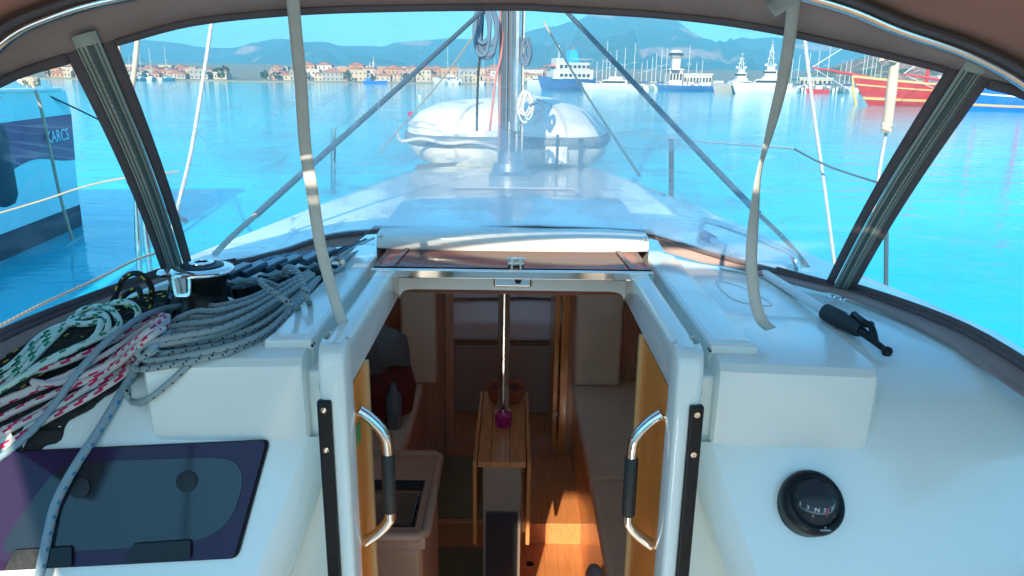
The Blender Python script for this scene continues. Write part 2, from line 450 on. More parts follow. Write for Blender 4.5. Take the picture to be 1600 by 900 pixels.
# ------------------------------------------------------------------ sea
def sea_material():
    m = bpy.data.materials.new('sea_water'); m.use_nodes = True
    n = m.node_tree.nodes; l = m.node_tree.links; p = n['Principled BSDF']
    p.inputs['Roughness'].default_value = 0.05; p.inputs['IOR'].default_value = 1.33; p.inputs['Specular IOR Level'].default_value = 0.22
    tc = n.new('ShaderNodeTexCoord')
    def nz(scale, det, st, dist=0.0):
        mp = n.new('ShaderNodeMapping'); mp.inputs['Scale'].default_value = st; l.new(tc.outputs['Object'], mp.inputs[0])
        k = n.new('ShaderNodeTexNoise'); k.inputs['Scale'].default_value = scale; k.inputs['Detail'].default_value = det; k.inputs['Distortion'].default_value = dist
        l.new(mp.outputs[0], k.inputs['Vector']); return k.outputs['Fac']
    a = nz(0.9, 5, (0.45, 1.0, 1), 0.5); b = nz(5.0, 3, (0.5, 1.1, 1), 0.3); c = nz(0.12, 5, (0.35, 1, 1), 0.6)
    s1 = n.new('ShaderNodeMath'); s1.operation = 'MULTIPLY_ADD'; l.new(b, s1.inputs[0]); s1.inputs[1].default_value = 0.12; l.new(a, s1.inputs[2])
    bp = n.new('ShaderNodeBump'); bp.inputs['Strength'].default_value = 0.30; bp.inputs['Distance'].default_value = 0.18
    l.new(s1.outputs[0], bp.inputs['Height']); l.new(bp.outputs[0], p.inputs['Normal'])
    cr = n.new('ShaderNodeValToRGB'); cr.color_ramp.elements[0].position = 0.3; cr.color_ramp.elements[1].position = 0.7
    cr.color_ramp.elements[0].color = (0.0, 0.40, 0.50, 1); cr.color_ramp.elements[1].color = (0.006, 0.54, 0.62, 1)
    l.new(c, cr.inputs[0]); l.new(cr.outputs[0], p.inputs['Base Color'])
    return m
SEAM = sea_material()
b = B()
rings = [0.0, 30, 80, 200, 500, 1200, 2600, 4300]
n_ = 48
i0 = 0
b.v.append(Vector((0, 0, SEA)))
for r in rings[1:]:
    for k in range(n_): b.v.append(Vector((r * cos(2 * pi * k / n_), r * sin(2 * pi * k / n_), SEA)))
for k in range(n_): b.f.append([0, 1 + k, 1 + (k + 1) % n_])
for q in range(len(rings) - 2):
    for k in range(n_): b.f.append([1 + q * n_ + k, 1 + (q + 1) * n_ + k, 1 + (q + 1) * n_ + (k + 1) % n_, 1 + q * n_ + (k + 1) % n_])
tag(ob('sea', b, SEAM, smooth=0), 'calm turquoise blue harbour water', None, kind='structure')

# ------------------------------------------------------------------ hills
def hill_material(name, forest, rock, patches, rockiness=0.55, scale=0.012):
    m = bpy.data.materials.new(name); m.use_nodes = True
    n = m.node_tree.nodes; l = m.node_tree.links; p = n['Principled BSDF']; p.inputs['Roughness'].default_value = 0.95; p.inputs['Specular IOR Level'].default_value = 0.1
    tc = n.new('ShaderNodeTexCoord')
    nz = n.new('ShaderNodeTexNoise'); nz.inputs['Scale'].default_value = scale; nz.inputs['Detail'].default_value = 9; nz.inputs['Roughness'].default_value = 0.62
    l.new(tc.outputs['Object'], nz.inputs['Vector'])
    mr = n.new('ShaderNodeMapRange'); mr.inputs[1].default_value = rockiness; mr.inputs[2].default_value = rockiness + 0.13
    l.new(nz.outputs['Fac'], mr.inputs[0]); fac = mr.outputs[0]
    for (c, r) in patches:
        sb = n.new('ShaderNodeVectorMath'); sb.operation = 'SUBTRACT'; sb.inputs[1].default_value = c; l.new(tc.outputs['Object'], sb.inputs[0])
        ml = n.new('ShaderNodeVectorMath'); ml.operation = 'DIVIDE'; ml.inputs[1].default_value = r; l.new(sb.outputs[0], ml.inputs[0])
        ln = n.new('ShaderNodeVectorMath'); ln.operation = 'LENGTH'; l.new(ml.outputs[0], ln.inputs[0])
        ad = n.new('ShaderNodeMath'); ad.operation = 'MULTIPLY_ADD'; l.new(nz.outputs['Fac'], ad.inputs[0]); ad.inputs[1].default_value = -1.6; l.new(ln.outputs['Value'], ad.inputs[2])
        k = n.new('ShaderNodeMapRange'); k.inputs[1].default_value = 0.05; k.inputs[2].default_value = 0.28; k.inputs[3].default_value = 1; k.inputs[4].default_value = 0
        l.new(ad.outputs[0], k.inputs[0])
        mx = n.new('ShaderNodeMath'); mx.operation = 'MAXIMUM'; l.new(fac, mx.inputs[0]); l.new(k.outputs[0], mx.inputs[1]); fac = mx.outputs[0]
    c1 = n.new('ShaderNodeMix'); c1.data_type = 'RGBA'; c1.inputs[6].default_value = (*forest, 1); c1.inputs[7].default_value = (*rock, 1)
    l.new(fac, c1.inputs[0])
    n2 = n.new('ShaderNodeTexNoise'); n2.inputs['Scale'].default_value = scale * 9; n2.inputs['Detail'].default_value = 5; l.new(tc.outputs['Object'], n2.inputs['Vector'])
    v = n.new('ShaderNodeMapRange'); v.inputs[1].default_value = 0.3; v.inputs[2].default_value = 0.7; v.inputs[3].default_value = 0.6; v.inputs[4].default_value = 1.3; l.new(n2.outputs['Fac'], v.inputs[0])
    hs = n.new('ShaderNodeHueSaturation'); l.new(c1.outputs[2], hs.inputs['Color']); l.new(v.outputs[0], hs.inputs['Value']); l.new(hs.outputs[0], p.inputs['Base Color'])
    bp = n.new('ShaderNodeBump'); bp.inputs['Strength'].default_value = 0.8; bp.inputs['Distance'].default_value = 12; l.new(n2.outputs['Fac'], bp.inputs['Height']); l.new(bp.outputs[0], p.inputs['Normal'])
    return m
def hills(name, ridge, D, depth, m, label, rough=0.05, seed=0, n=170, rows=26):
    """terrain: foot on the shore at D-depth, crest at D through the ridge line, back slope behind"""
    pts = [(Y(px, py, D).x, Y(px, py, D).z) for px, py in ridge]
    xs = [pts[0][0] + (pts[-1][0] - pts[0][0]) * i / n for i in range(n + 1)]
    def hz(x):
        for (a, c), (d, e) in zip(pts, pts[1:]):
            if x <= d or (d, e) == pts[-1]:
                t = min(1, max(0, (x - a) / (d - a))); t = t * t * (3 - 2 * t) * 0.5 + t * 0.5
                return c + (e - c) * t
    grid = []
    for j in range(rows + 1):
        t = j / rows
        row = []
        for x in xs:
            h = hz(x) - SEA
            y = D - depth + depth * 1.6 * t
            s = t * 1.6
            f = (s ** 1.25 if s < 1 else 1 - (s - 1) * 1.1)
            nv = noise.fractal(Vector((x * 6 / D + seed, y * 6 / D, 1.3)), 0.9, 2.0, 5)
            nv2 = abs(noise.fractal(Vector((x * 14 / D + seed, y * 7 / D, 7.3)), 0.8, 2.0, 5))
            env = max(0.0, min(1, 4 * s * max(0, 1.0 - s) + 0.12)) * (1 if s < 1 else 0.4)
            z = SEA - 3 + h * f + (nv * 0.5 - nv2 * 0.7) * h * env * 0.75 + noise.fractal(Vector((x * 60 / D, y * 60 / D, seed)), 1.0, 2.0, 4) * h * rough
            xx = x * (y / D) if s < 1 else x
            row.append((xx, y, z))
        grid.append(row)
    b = B(); b.grid(grid)
    return tag(ob(name, b, m, smooth=60), label, None, kind='structure')
RD = 3000.0
far_ridge = [(-700, 120), (-500, 84), (-200, 92), (-60, 88), (40, 92), (110, 80), (180, 66), (225, 58), (262, 60), (305, 68), (350, 71), (385, 66), (415, 60), (450, 58), (485, 64), (530, 68), (560, 67), (590, 70), (625, 62), (650, 59), (700, 58), (740, 57), (775, 56), (815, 44), (860, 36), (905, 27), (925, 13), (950, -4), (975, -5), (1005, 2), (1030, 11), (1055, 28), (1080, 42), (1105, 54), (1125, 60), (1165, 56), (1205, 53), (1245, 53), (1290, 62), (1320, 71), (1345, 68), (1400, 60), (1480, 66), (1600, 74), (1800, 60), (2150, 110)]
P_ = lambda px, py, D: tuple(Y(px, py, D))
FM = hill_material('forested_mountain', (0.035, 0.085, 0.065), (0.46, 0.25, 0.17), [
    (P_(960, 22, 3000), (160, 500, 22)), (P_(1075, 55, 2950), (90, 500, 26)), (P_(1010, 90, 2500), (150, 600, 22)), (P_(380, 78, 2500), (60, 600, 16)), (P_(430, 95, 2400), (30, 500, 12)), (P_(1290, 72, 2700), (110, 500, 14)), (P_(650, 66, 2900), (60, 400, 14))], 0.60, 0.006)
hills('mountain_range', far_ridge, RD, 1500, FM, 'hazy blue forested mountain range with bare rocky peak', 0.03, 3.0)
low_ridge = [(-900, 130), (-300, 112), (0, 108), (120, 104), (200, 98), (300, 103), (400, 98), (520, 104), (600, 100), (700, 108), (800, 106), (860, 98), (950, 104), (1050, 100), (1150, 108), (1250, 112), (1340, 118), (1420, 120), (2000, 130)]
LM = hill_material('low_wooded_hill', (0.035, 0.07, 0.04), (0.36, 0.24, 0.18), [], 0.58, 0.012)
hills('foothills', low_ridge, 1500, 700, LM, 'low wooded foothills rising behind the waterfront town', 0.05, 9.0)
near_ridge = [(1230, 142), (1275, 122), (1300, 106), (1335, 88), (1370, 77), (1405, 72), (1445, 74), (1490, 84), (1560, 88), (1650, 84), (1800, 70), (2200, 60), (2800, 130)]
NM = hill_material('scrub_hill', (0.09, 0.14, 0.05), (0.50, 0.27, 0.17), [(P_(1445, 108, 560), (40, 160, 15))], 0.50, 0.03)
hills('headland', near_ridge, 620, 260, NM, 'green and brown scrub headland behind the red wooden boat', 0.06, 5.0, 130, 22)

# ------------------------------------------------------------------ far shore: buildings, quay, ships
def shore_x(px, d): return ray(px, 124).x * d
b = B()
b.grid([[(x, y0 + 6 * sin(x * .01), z) for x in range(-900, 1000, 60)] for y0, z in ((318, SEA - 1), (319, SEA + .45), (500, SEA + 5), (900, SEA + 16), (1500, SEA + 20))])
tag(ob('shore_ground', b, mat('shore_earth', (0.20, 0.19, 0.13), 0.9, var=0.4, vscale=0.05), smooth=30), 'far shore on which the waterfront town stands', None, kind='structure')
WALLC = {'cream': (0.46, 0.37, 0.25), 'white': (0.50, 0.46, 0.40), 'pink': (0.42, 0.25, 0.20), 'orange': (0.44, 0.25, 0.13), 'grey': (0.30, 0.29, 0.26)}
for k, c in WALLC.items(): mat(k + '_render', c, 0.8, var=0.12, vscale=0.3)
TEAK = mat('teak_slats', (.36, .23, .13), .6, var=.2, vscale=10, stretch=(8, .6, 6))
FARW = mat('far_white', (0.50, 0.485, 0.45), 0.5, var=0.1, vscale=0.6)  # even off-white for distant boats and quay buildings
ROOFT = mat('red_roof_tiles', (0.30, 0.13, 0.09), 0.8, var=0.2, vscale=0.5)
def house(px, d, wd, h, colr, roof, base, group, label, storeys=2):
    x = shore_x(px, d); z0 = base; dp = wd * 0.8
    r = empty('town_house', (x, d, z0)); tag(r, label, 'house', group)
    wb = B().box(x - wd / 2, x + wd / 2, d, d + dp, z0 - 1, z0 + h); ob('wall', wb, M_(colr + '_render'), r, smooth=0)
    if roof == 'red':
        q = B(); o = 0.35
        q.prism([(x - wd / 2 - o, d - o, z0 + h), (x + wd / 2 + o, d - o, z0 + h), (x, d - o, z0 + h + wd * 0.2)], (0, dp + 2 * o, 0))
        ob('roof', q, ROOFT, r, smooth=0)
    else:
        q = B().box(x - wd / 2 - .2, x + wd / 2 + .2, d - .2, d + dp + .2, z0 + h, z0 + h + 0.5); ob('roof', q, M_(colr + '_render'), r, smooth=0)
    nw = max(2, int(wd / 1.7))
    proto = None
    for s in range(storeys):
        for k in range(nw):
            cx = x - wd / 2 + wd * (k + .5) / nw; cz = z0 + h * (s + .55) / storeys
            if proto is None:
                proto = ob('window', B().box(cx - .28, cx + .28, d - .04, d + .05, cz - .38, cz + .38), WINDK, r, smooth=0); pc = (cx, cz)
            else:
                o = proto.copy(); COL.objects.link(o); o.parent = r; o.location = (cx - pc[0], 0, cz - pc[1])
    return r
rnd = random.Random(11)
clusters = [(82, 118, 5), (196, 330, 14), (340, 356, 2), (420, 460, 5), (474, 560, 10), (560, 640, 9), (640, 712, 8), (700, 784, 10), (820, 850, 5)]
size_word = lambda wd, h: ('tall ' if h > 4.3 else 'low ' if h < 2.6 else '') + ('wide ' if wd > 7 else 'narrow ' if wd < 4 else '')
where = ['through the port side window', 'beside the port pillar', 'on the wooded shore', 'behind the port strap', 'right of the port strap',
         'behind the blue barge', 'behind the dark stay', 'just left of the mast', 'right of the mast']
for ci, (a, c, k) in enumerate(clusters):
    k = int(k * 1.4)
    for row in range(2):
        for i in range(k if row == 0 else int(k * 0.7)):
            px = a + (c - a) * (i + .5 + rnd.uniform(-.3, .3)) / (k if row == 0 else int(k * .7) or 1)
            d = 322 + rnd.uniform(0, 9) + row * 17
            wd = rnd.choice([3.6, 4.4, 5.2, 6.5, 9]) * (0.85 if ci < 4 else 1); h = rnd.choice([2.2, 2.7, 3.2, 3.8, 4.6]) * (0.85 if ci < 4 else 1.15)
            colr = rnd.choice(['cream', 'cream', 'white', 'pink', 'orange', 'grey'])
            rf = rnd.choice(['red', 'red', 'flat'])
            lab = '%s%s house with %s roof %s%s' % (size_word(wd, h), colr, 'red' if rf == 'red' else 'flat', 'uphill ' if row else 'by the water ', where[ci])
            house(px, d, wd, h, colr, rf, SEA + .5 + row * 1.6, 'houses of the far waterfront town', lab.strip(), 1 if h < 3 else 2)
# trees between the houses
LEAF = mat('dark_foliage', (0.045, 0.085, 0.035), .9, var=.5, vscale=1.2)
for i in range(46):
    ci = rnd.randrange(len(clusters)); a, c, _ = clusters[ci]; px = rnd.uniform(a - 8, c + 8); d = 316 + rnd.uniform(0, 34); x = shore_x(px, d); hh = rnd.uniform(2.6, 4.8); zb = SEA + .5 + (d - 318) * .05
    r = empty('shore_tree', (x, d, zb)); tag(r, '%s dark green tree among the houses %s' % ('tall' if hh > 3.8 else 'small', where[ci]), 'tree', 'trees in the waterfront town')
    ob('trunk', B().tube([(x, d, zb - .5), (x + .1, d, zb + hh * .5)], [.16, .09], 6), WOODD, r)
    b = B()
    for q in range(60):
        u = Vector((rnd.gauss(0, 1), rnd.gauss(0, 1), rnd.gauss(0, .8))).normalized() * rnd.uniform(.5, 1) ** .5 * hh * .42
        p = Vector((x + u.x, d + u.y, zb + hh * .62 + u.z)); e1 = Vector((rnd.uniform(-1, 1), rnd.uniform(-1, 1), rnd.uniform(-1, 1))).normalized() * hh * .13; e2 = e1.orthogonal().normalized() * hh * .11
        b.quad(p - e1, p - e2, p + e1, p + e2)
    ob('crown', b, LEAF, r, smooth=0)
# two pale minarets
def minaret(px, h, lab):
    x = shore_x(px, 345); r = empty('minaret', (x, 345, SEA)); tag(r, lab, 'minaret', 'minarets over the town')
    ob('shaft', B().lathe([(.4, 0), (.35, h * .7), (.3, h * .8)], (x, 345, SEA), n=10), FARW, r)
    ob('balcony', B().lathe([(.35, h * .68), (.6, h * .7), (.6, h * .73), (.35, h * .735)], (x, 345, SEA), n=12), FARW, r)
    ob('spire', B().lathe([(.3, h * .8), (.34, h * .81), (.03, h)], (x, 345, SEA), n=10), M_('grey_render'), r)
minaret(579, 9.5, 'pale minaret over the town, left one of the pair')
minaret(584.5, 11.5, 'pale minaret over the town, right and taller of the pair')

def hullmesh(L, W, H, sheer=0.25, stern=0.75, bowrake=0.12, n=16, m=8, z0=-0.4):
    """open-topped boat hull along +X (bow at +L/2), keel below z=0"""
    rows = []
    for i in range(n + 1):
        t = i / n; x = -L / 2 + L * t
        wf = stern + (1 - stern) * min(1, t / .4) if t < .4 else max(0.02, 1 - ((t - .4) / .6) ** 2.2)
        zt = H * (1 + sheer * ((t - .4) ** 2) * 2.4)
        row = []
        for j in range(2 * m + 1):
            s = (j - m) / m
            a = abs(s)
            yy = (W / 2) * wf * (a ** 0.45 if a < 1 else 1) * (1 if s >= 0 else -1)
            zz = z0 + (zt - z0) * a ** 1.5
            row.append((x + bowrake * L * max(0, t - .8) / .2 * (a - 0.5), yy, zz))
        rows.append(row)
    return rows
def place(rows, loc, rot):
    R = Matrix.Rotation(rot, 3, 'Z'); loc = Vector(loc)
    return [[R @ Vector(p) + loc for p in r] for r in rows]
class BB(B):                                                        # builder with its own placement
    def __init__(s, loc, rot): super().__init__(); s.loc, s.R = Vector(loc), Matrix.Rotation(rot, 3, 'Z')
    def done(s):
        s.v = [s.R @ p + s.loc for p in s.v]; return s

def hull_ob(r, loc, rot, L, W, H, mt, dm, nn_=None, **k):
    rows = hullmesh(L, W, H, **k)
    b = B().grid(place(rows, loc, rot))
    b.f.append([i * len(rows[0]) for i in range(len(rows))] + [i * len(rows[0]) + len(rows[0]) - 1 for i in range(len(rows))][::-1])
    b.f.append(list(range(len(rows[0]))))
    return ob('hull', b, mt, r, smooth=40)

# ferry
def ferry():
    d = 175; x = shore_x(886, d); loc = (x, d, SEA); rot = radians(200)
    r = empty('ferry', loc); tag(r, 'small ferry with navy hull, white upper decks and bright blue funnel', 'ferry')
    k = lambda: BB(loc, rot)
    hull_ob(r, loc, rot, 13, 5, 2.5, NAVY, None, sheer=.3)
    ob('main_deck_house', k().box(-5.6, 4.2, -2.1, 2.1, 2.45, 4.6).done(), FARW, r, bevel=.1)
    ob('upper_deck_house', k().box(-4.8, 2.2, -1.9, 1.9, 4.6, 6.1).done(), FARW, r, bevel=.1)
    ob('wheelhouse', k().box(1.2, 3.4, -1.6, 1.6, 4.62, 7.0).done(), FARW, r, bevel=.15)
    ob('funnel', k().prism([(-2.6, -1.1, 6.1), (0.2, -1.1, 6.1), (-.4, -1.1, 8.9), (-1.7, -1.1, 8.9)], (0, 2.2, 0)).done(), CYANP, r, bevel=.1)
    ob('funnel_top', k().box(-1.5, -.6, -.5, .5, 8.9, 9.5).done(), mat('funnel_dark', (.15, .16, .17)), r, bevel=.05)
    ob('mast', k().box(2.1, 2.3, -.1, .1, 7, 9.8).box(1.9, 2.5, -.8, .8, 8.8, 8.95).done(), FARW, r)
    ob('awning', k().box(3.4, 5.3, -1.5, 1.5, 5.2, 5.5).done(), mat('faded_red_canvas', (.55, .16, .15), .8), r)
    for z in (3.3, 5.2):
        for i in range(7):
            for s in (-1, 1):
                xx = -4.3 + i * 1.1; yy = 2.12 * s if z < 4 else 1.92 * s
                ob('window', k().box(xx - .35, xx + .35, yy - .03, yy + .03, z - .3, z + .35).done(), WINDK, r, smooth=0)
    ob('railing', k().tube([(-5.5, -2, 6.9), (-5.5, 2, 6.9)], .05, 5).tube([(-5.5, -2, 6.1), (-5.5, -2, 6.9), (0, -2, 6.9)], .05, 5).tube([(-5.5, 2, 6.1), (-5.5, 2, 6.9), (0, 2, 6.9)], .05, 5).done(), FARW, r)
ferry()
def motor_yacht(px, d, L, rot, label, tower=True, hullm=None, group=None, H=1.7, mastH=3.0, deck2=True, radar=False):
    x = shore_x(px, d); loc = (x, d, SEA); rot = radians(rot)
    r = empty('motor_yacht', loc); tag(r, label, 'motor yacht', group)
    k = lambda: BB(loc, rot)
    hull_ob(r, loc, rot, L, L * .28, H, hullm or FARW, None, stern=.85)
    ob('cabin', k().prism([(-L * .35, -L * .11, H), (L * .22, -L * .11, H), (L * .12, -L * .11, H + L * .09), (-L * .33, -L * .11, H + L * .09)], (0, L * .22, 0)).done(), FARW, r, bevel=.08)
    ob('window_band', k().prism([(-L * .30, -L * .113, H + L * .025), (L * .17, -L * .113, H + L * .025), (L * .13, -L * .113, H + L * .065), (-L * .30, -L * .113, H + L * .065)], (0, L * .226, 0)).done(), WINDK, r)
    if deck2:
        ob('flybridge', k().prism([(-L * .25, -L * .09, H + L * .09), (L * .05, -L * .09, H + L * .09), (0, -L * .09, H + L * .15), (-L * .25, -L * .09, H + L * .15)], (0, L * .18, 0)).done(), FARW, r, bevel=.08)
    t = H + L * .15
    ob('mast', k().tube([(-L * .1, 0, t), (-L * .1, 0, t + mastH)], [.12, .04], 6).box(-L * .1 - .1, -L * .1 + .1, -.9, .9, t + mastH * .5, t + mastH * .5 + .12).done(), FARW, r)
    if radar:
        ob('upper_deck', k().box(-L * .22, 0, -L * .07, L * .07, t, t + 1.1).done(), FARW, r, bevel=.1)
        ob('bridge_window', k().box(-L * .20, .05, -L * .072, L * .072, t + .45, t + .85).done(), WINDK, r)
        ob('top_deck', k().box(-L * .18, -L * .04, -L * .05, L * .05, t + 1.1, t + 1.8).done(), FARW, r, bevel=.1)
        for q in range(4):
            for sx_ in (-1, 1):
                if q == 0: ob('tower_leg', k().tube([(-L * .1 + sx_ * .6, 0, t + 1.7), (-L * .1 + sx_ * .15, 0, t + mastH * .8)], .09, 6).done(), FARW, r)
            hh = t + 2.0 + q * mastH * .18; ob('yardarm', k().box(-L * .1 - .05, -L * .1 + .05, -1.2 + q * .25, 1.2 - q * .25, hh, hh + .1).box(-L * .1 - 1.0 + q * .22, -L * .1 + 1.0 - q * .22, -.05, .05, hh, hh + .1).done(), FARW, r)
        for sx_ in (-1, 1): ob('radome', k().lathe([(.05, 0), (.3, .1), (.34, .3), (.2, .52), (.05, .6)], (-L * .1 + sx_ * .9, 0, t + 1.8), n=12).done(), FARW, r)
motor_yacht(953, 168, 11, 172, 'white motor yacht with flybridge moored just right of the ferry', H=1.5)
motor_yacht(1150, 160, 9, 185, 'grey white workboat with tall gantry right of the long low quay building', hullm=M_('grey_render'), H=1.8, mastH=5, radar=True)
motor_yacht(1193, 156, 11, 170, 'tall white motor yacht with pointed radar mast behind the right strap', H=2.0, mastH=7.0, radar=True)
motor_yacht(1228, 172, 6, 10, 'small white motor boat with low cabin right of the tall yacht', H=1.2, mastH=1.5)
motor_yacht(700, 300, 11, 180, 'white excursion boat moored before the town left of the mast', H=2)
motor_yacht(842, 290, 9, 5, 'cream motor boat moored right of the mast', H=2)
# blue barge
x = shore_x(586, 296); r = empty('barge', (x, 296, SEA)); tag(r, 'small blue barge lying off the town waterfront', 'barge')
hull_ob(r, (x, 296, SEA), 0, 9, 3, 1.0, BLUB, None); ob('wheelhouse', B().box(x - 3.4, x - 1.8, 295.2, 296.8, SEA + .9, SEA + 2.2), BLUB, r, bevel=.1)
# long white quay buildings and tower
def quay_block(px0, px1, d, h, z, label, name='quay_building', wins=10, colr='white'):
    x0, x1 = shore_x(px0, d), shore_x(px1, d)
    r = empty(name, ((x0 + x1) / 2, d, SEA)); tag(r, label, 'building')
    ob('wall', B().box(x0, x1, d, d + 8, SEA + z, SEA + z + h), M_(colr + '_render'), r, smooth=0)
    ob('roof', B().box(x0 - .3, x1 + .3, d - .3, d + 8.3, SEA + z + h, SEA + z + h + .35), FARW, r, smooth=0)
    for i in range(wins):
        cx = x0 + (x1 - x0) * (i + .5) / wins; wd = (x1 - x0) / wins * .3
        ob('window', B().box(cx - wd, cx + wd, d - .05, d + .05, SEA + z + h * .35, SEA + z + h * .75), WINDK, r, smooth=0)
quay_block(1046, 1066, 215, 4.2, 1.2, 'white block at the foot of the control tower', wins=4)
quay_block(1068, 1112, 222, 3.0, 1.2, 'long low white quay building right of the control tower', wins=9)
quay_block(1250, 1300, 260, 2.6, 1.2, 'low pale building on the quay behind the pilings', wins=7, colr='cream')
d = 214; x = shore_x(1054, d); r = empty('control_tower', (x, d, SEA)); tag(r, 'white harbour control tower with glazed cabin on the quay', 'tower')
ob('tower_shaft', B().box(x - 1.1, x + 1.1, d - 1, d + 1.4, SEA + 5.4, SEA + 8.4), FARW, r, smooth=0)
ob('tower_cabin', B().lathe([(1.3, 8.4), (2.0, 9), (2.0, 10), (1.4, 10.5), (.4, 10.8)], (x, d, SEA), n=8), FARW, r)
ob('window_band', B().lathe([(2.02, 9.1), (2.04, 9.2), (2.04, 9.8), (2.02, 9.9)], (x, d, SEA), n=8), WINDK, r)
q0, q1 = shore_x(1000, 206), shore_x(1330, 206)
tag(ob('quay', B().box(q0, q1, 204, 240, SEA - 1, SEA + 1.2), STONE, smooth=0), 'long pale stone quay across the harbour', 'quay')
# breakwater hull coloured dark ship between
x = shore_x(1085, 190); r = empty('cargo_ship', (x, 190, SEA)); tag(r, 'long low navy blue ship in front of the white quay building', 'ship')
hull_ob(r, (x, 190, SEA), radians(180), 17, 3.6, 1.25, NAVY, None)
ob('deck_house', B().box(x + 4.5, x + 7, 188.8, 191.2, SEA + 1.2, SEA + 2.6), FARW, r, bevel=.08)
ob('rail', B().tube([(x - 7, 188.6, SEA + 1.9), (x + 4, 188.6, SEA + 1.9)], .05, 5), FARW, r)
# jetty pilings
for i in range(15):
    px = 1241 + i * 6.0 + rnd.uniform(-1, 1); xx = shore_x(px, 186)
    o = ob('piling', B().lathe([(.16, -1.2), (.16, 1.1 + rnd.uniform(-.2, .3)), (.1, 1.3)], (xx, 186, SEA), n=8), M_('dark_antifouling'), org=(xx, 186, SEA))
    tag(o, 'dark timber piling before the quay left of the red boat', 'piling', 'pilings in front of the quay')
xx = shore_x(1270, 189)
r = empty('moored_dory', (shore_x(1280, 182), 182, SEA))
tag(r, 'small red and white open boat tied among the pilings', 'boat'); hull_ob(r, (shore_x(1280, 182), 182, SEA), radians(170), 5, 1.8, .9, REDP, None); ob('cuddy', B().box(shore_x(1280, 182) - .8, shore_x(1280, 182) + .8, 181.4, 182.6, SEA + .8, SEA + 1.7), FARW, r, bevel=.05)
# moored sailing boats of the marina
sail_px = [932, 941, 947, 952, 962, 975, 990, 1002, 1010, 1018, 1024, 1032, 1040, 1075, 1087, 1096, 1236, 1246, 1262, 1276, 1292, 1312, 1320, 1327, 1347, 1352, 1360, 1366, 1375, 205, 212, 222, 238, 262, 700, 716, 755, 773]
for i, px in enumerate(sail_px):
    d = (196 + (i * 37 % 11)) if px > 900 else 296 + (i * 13 % 9)
    x = shore_x(px, d); loc = (x, d, SEA); L = 9 if px > 900 else 11; rot = radians(rnd.uniform(75, 105)); mh = (6 + (i * 29 % 7) * .75) * (1 if px > 900 else 1.25)
    mh *= 1.5 if px in (947, 1347) else 1
    r = empty('moored_sailboat', loc)
    pl = 'in the marina right of the ferry' if px < 1110 and px > 900 else 'near the pilings left of the red boat' if 1200 < px < 1330 else 'behind the red wooden boat' if px > 1330 else 'in front of the town at the port side' if px < 400 else 'in front of the town near the mast'
    tag(r, ('tall masted ' if mh > 9 else 'short masted ' if mh < 7.4 else '') + 'white bare masted sailboat ' + pl, 'sailboat', 'bare masted sailboats in the marina')
    hull_ob(r, loc, rot, L, 2.8, 1.1, FARW, None, n=8, m=4)
    k = BB(loc, rot); k.prism([(-2, -.8, 1.0), (2, -.8, 1.0), (1.3, -.6, 1.6), (-1.8, -.6, 1.6)], (0, 1.4, 0)); ob('coachroof', k.done(), FARW, r)
    ob('mast', B().tube([(x, d, SEA + 1), (x, d, SEA + 1 + mh)], [.10, .07], 6), FARW, r)
    k = BB(loc, rot); k.box(.9, 1.1, -.8, .8, 1 + mh * .55, 1 + mh * .55 + .08); ob('spreader', k.done(), FARW, r)
    k = BB(loc, rot); k.tube([(0.6, 0, 2.0), (-3.4, 0, 2.0)], .18, 6); ob('furled_sail', k.done(), mat('sail_cover_' + ('blue' if i % 3 else 'cream'), (.05, .12, .3) if i % 3 else (.6, .55, .45), .8), r)
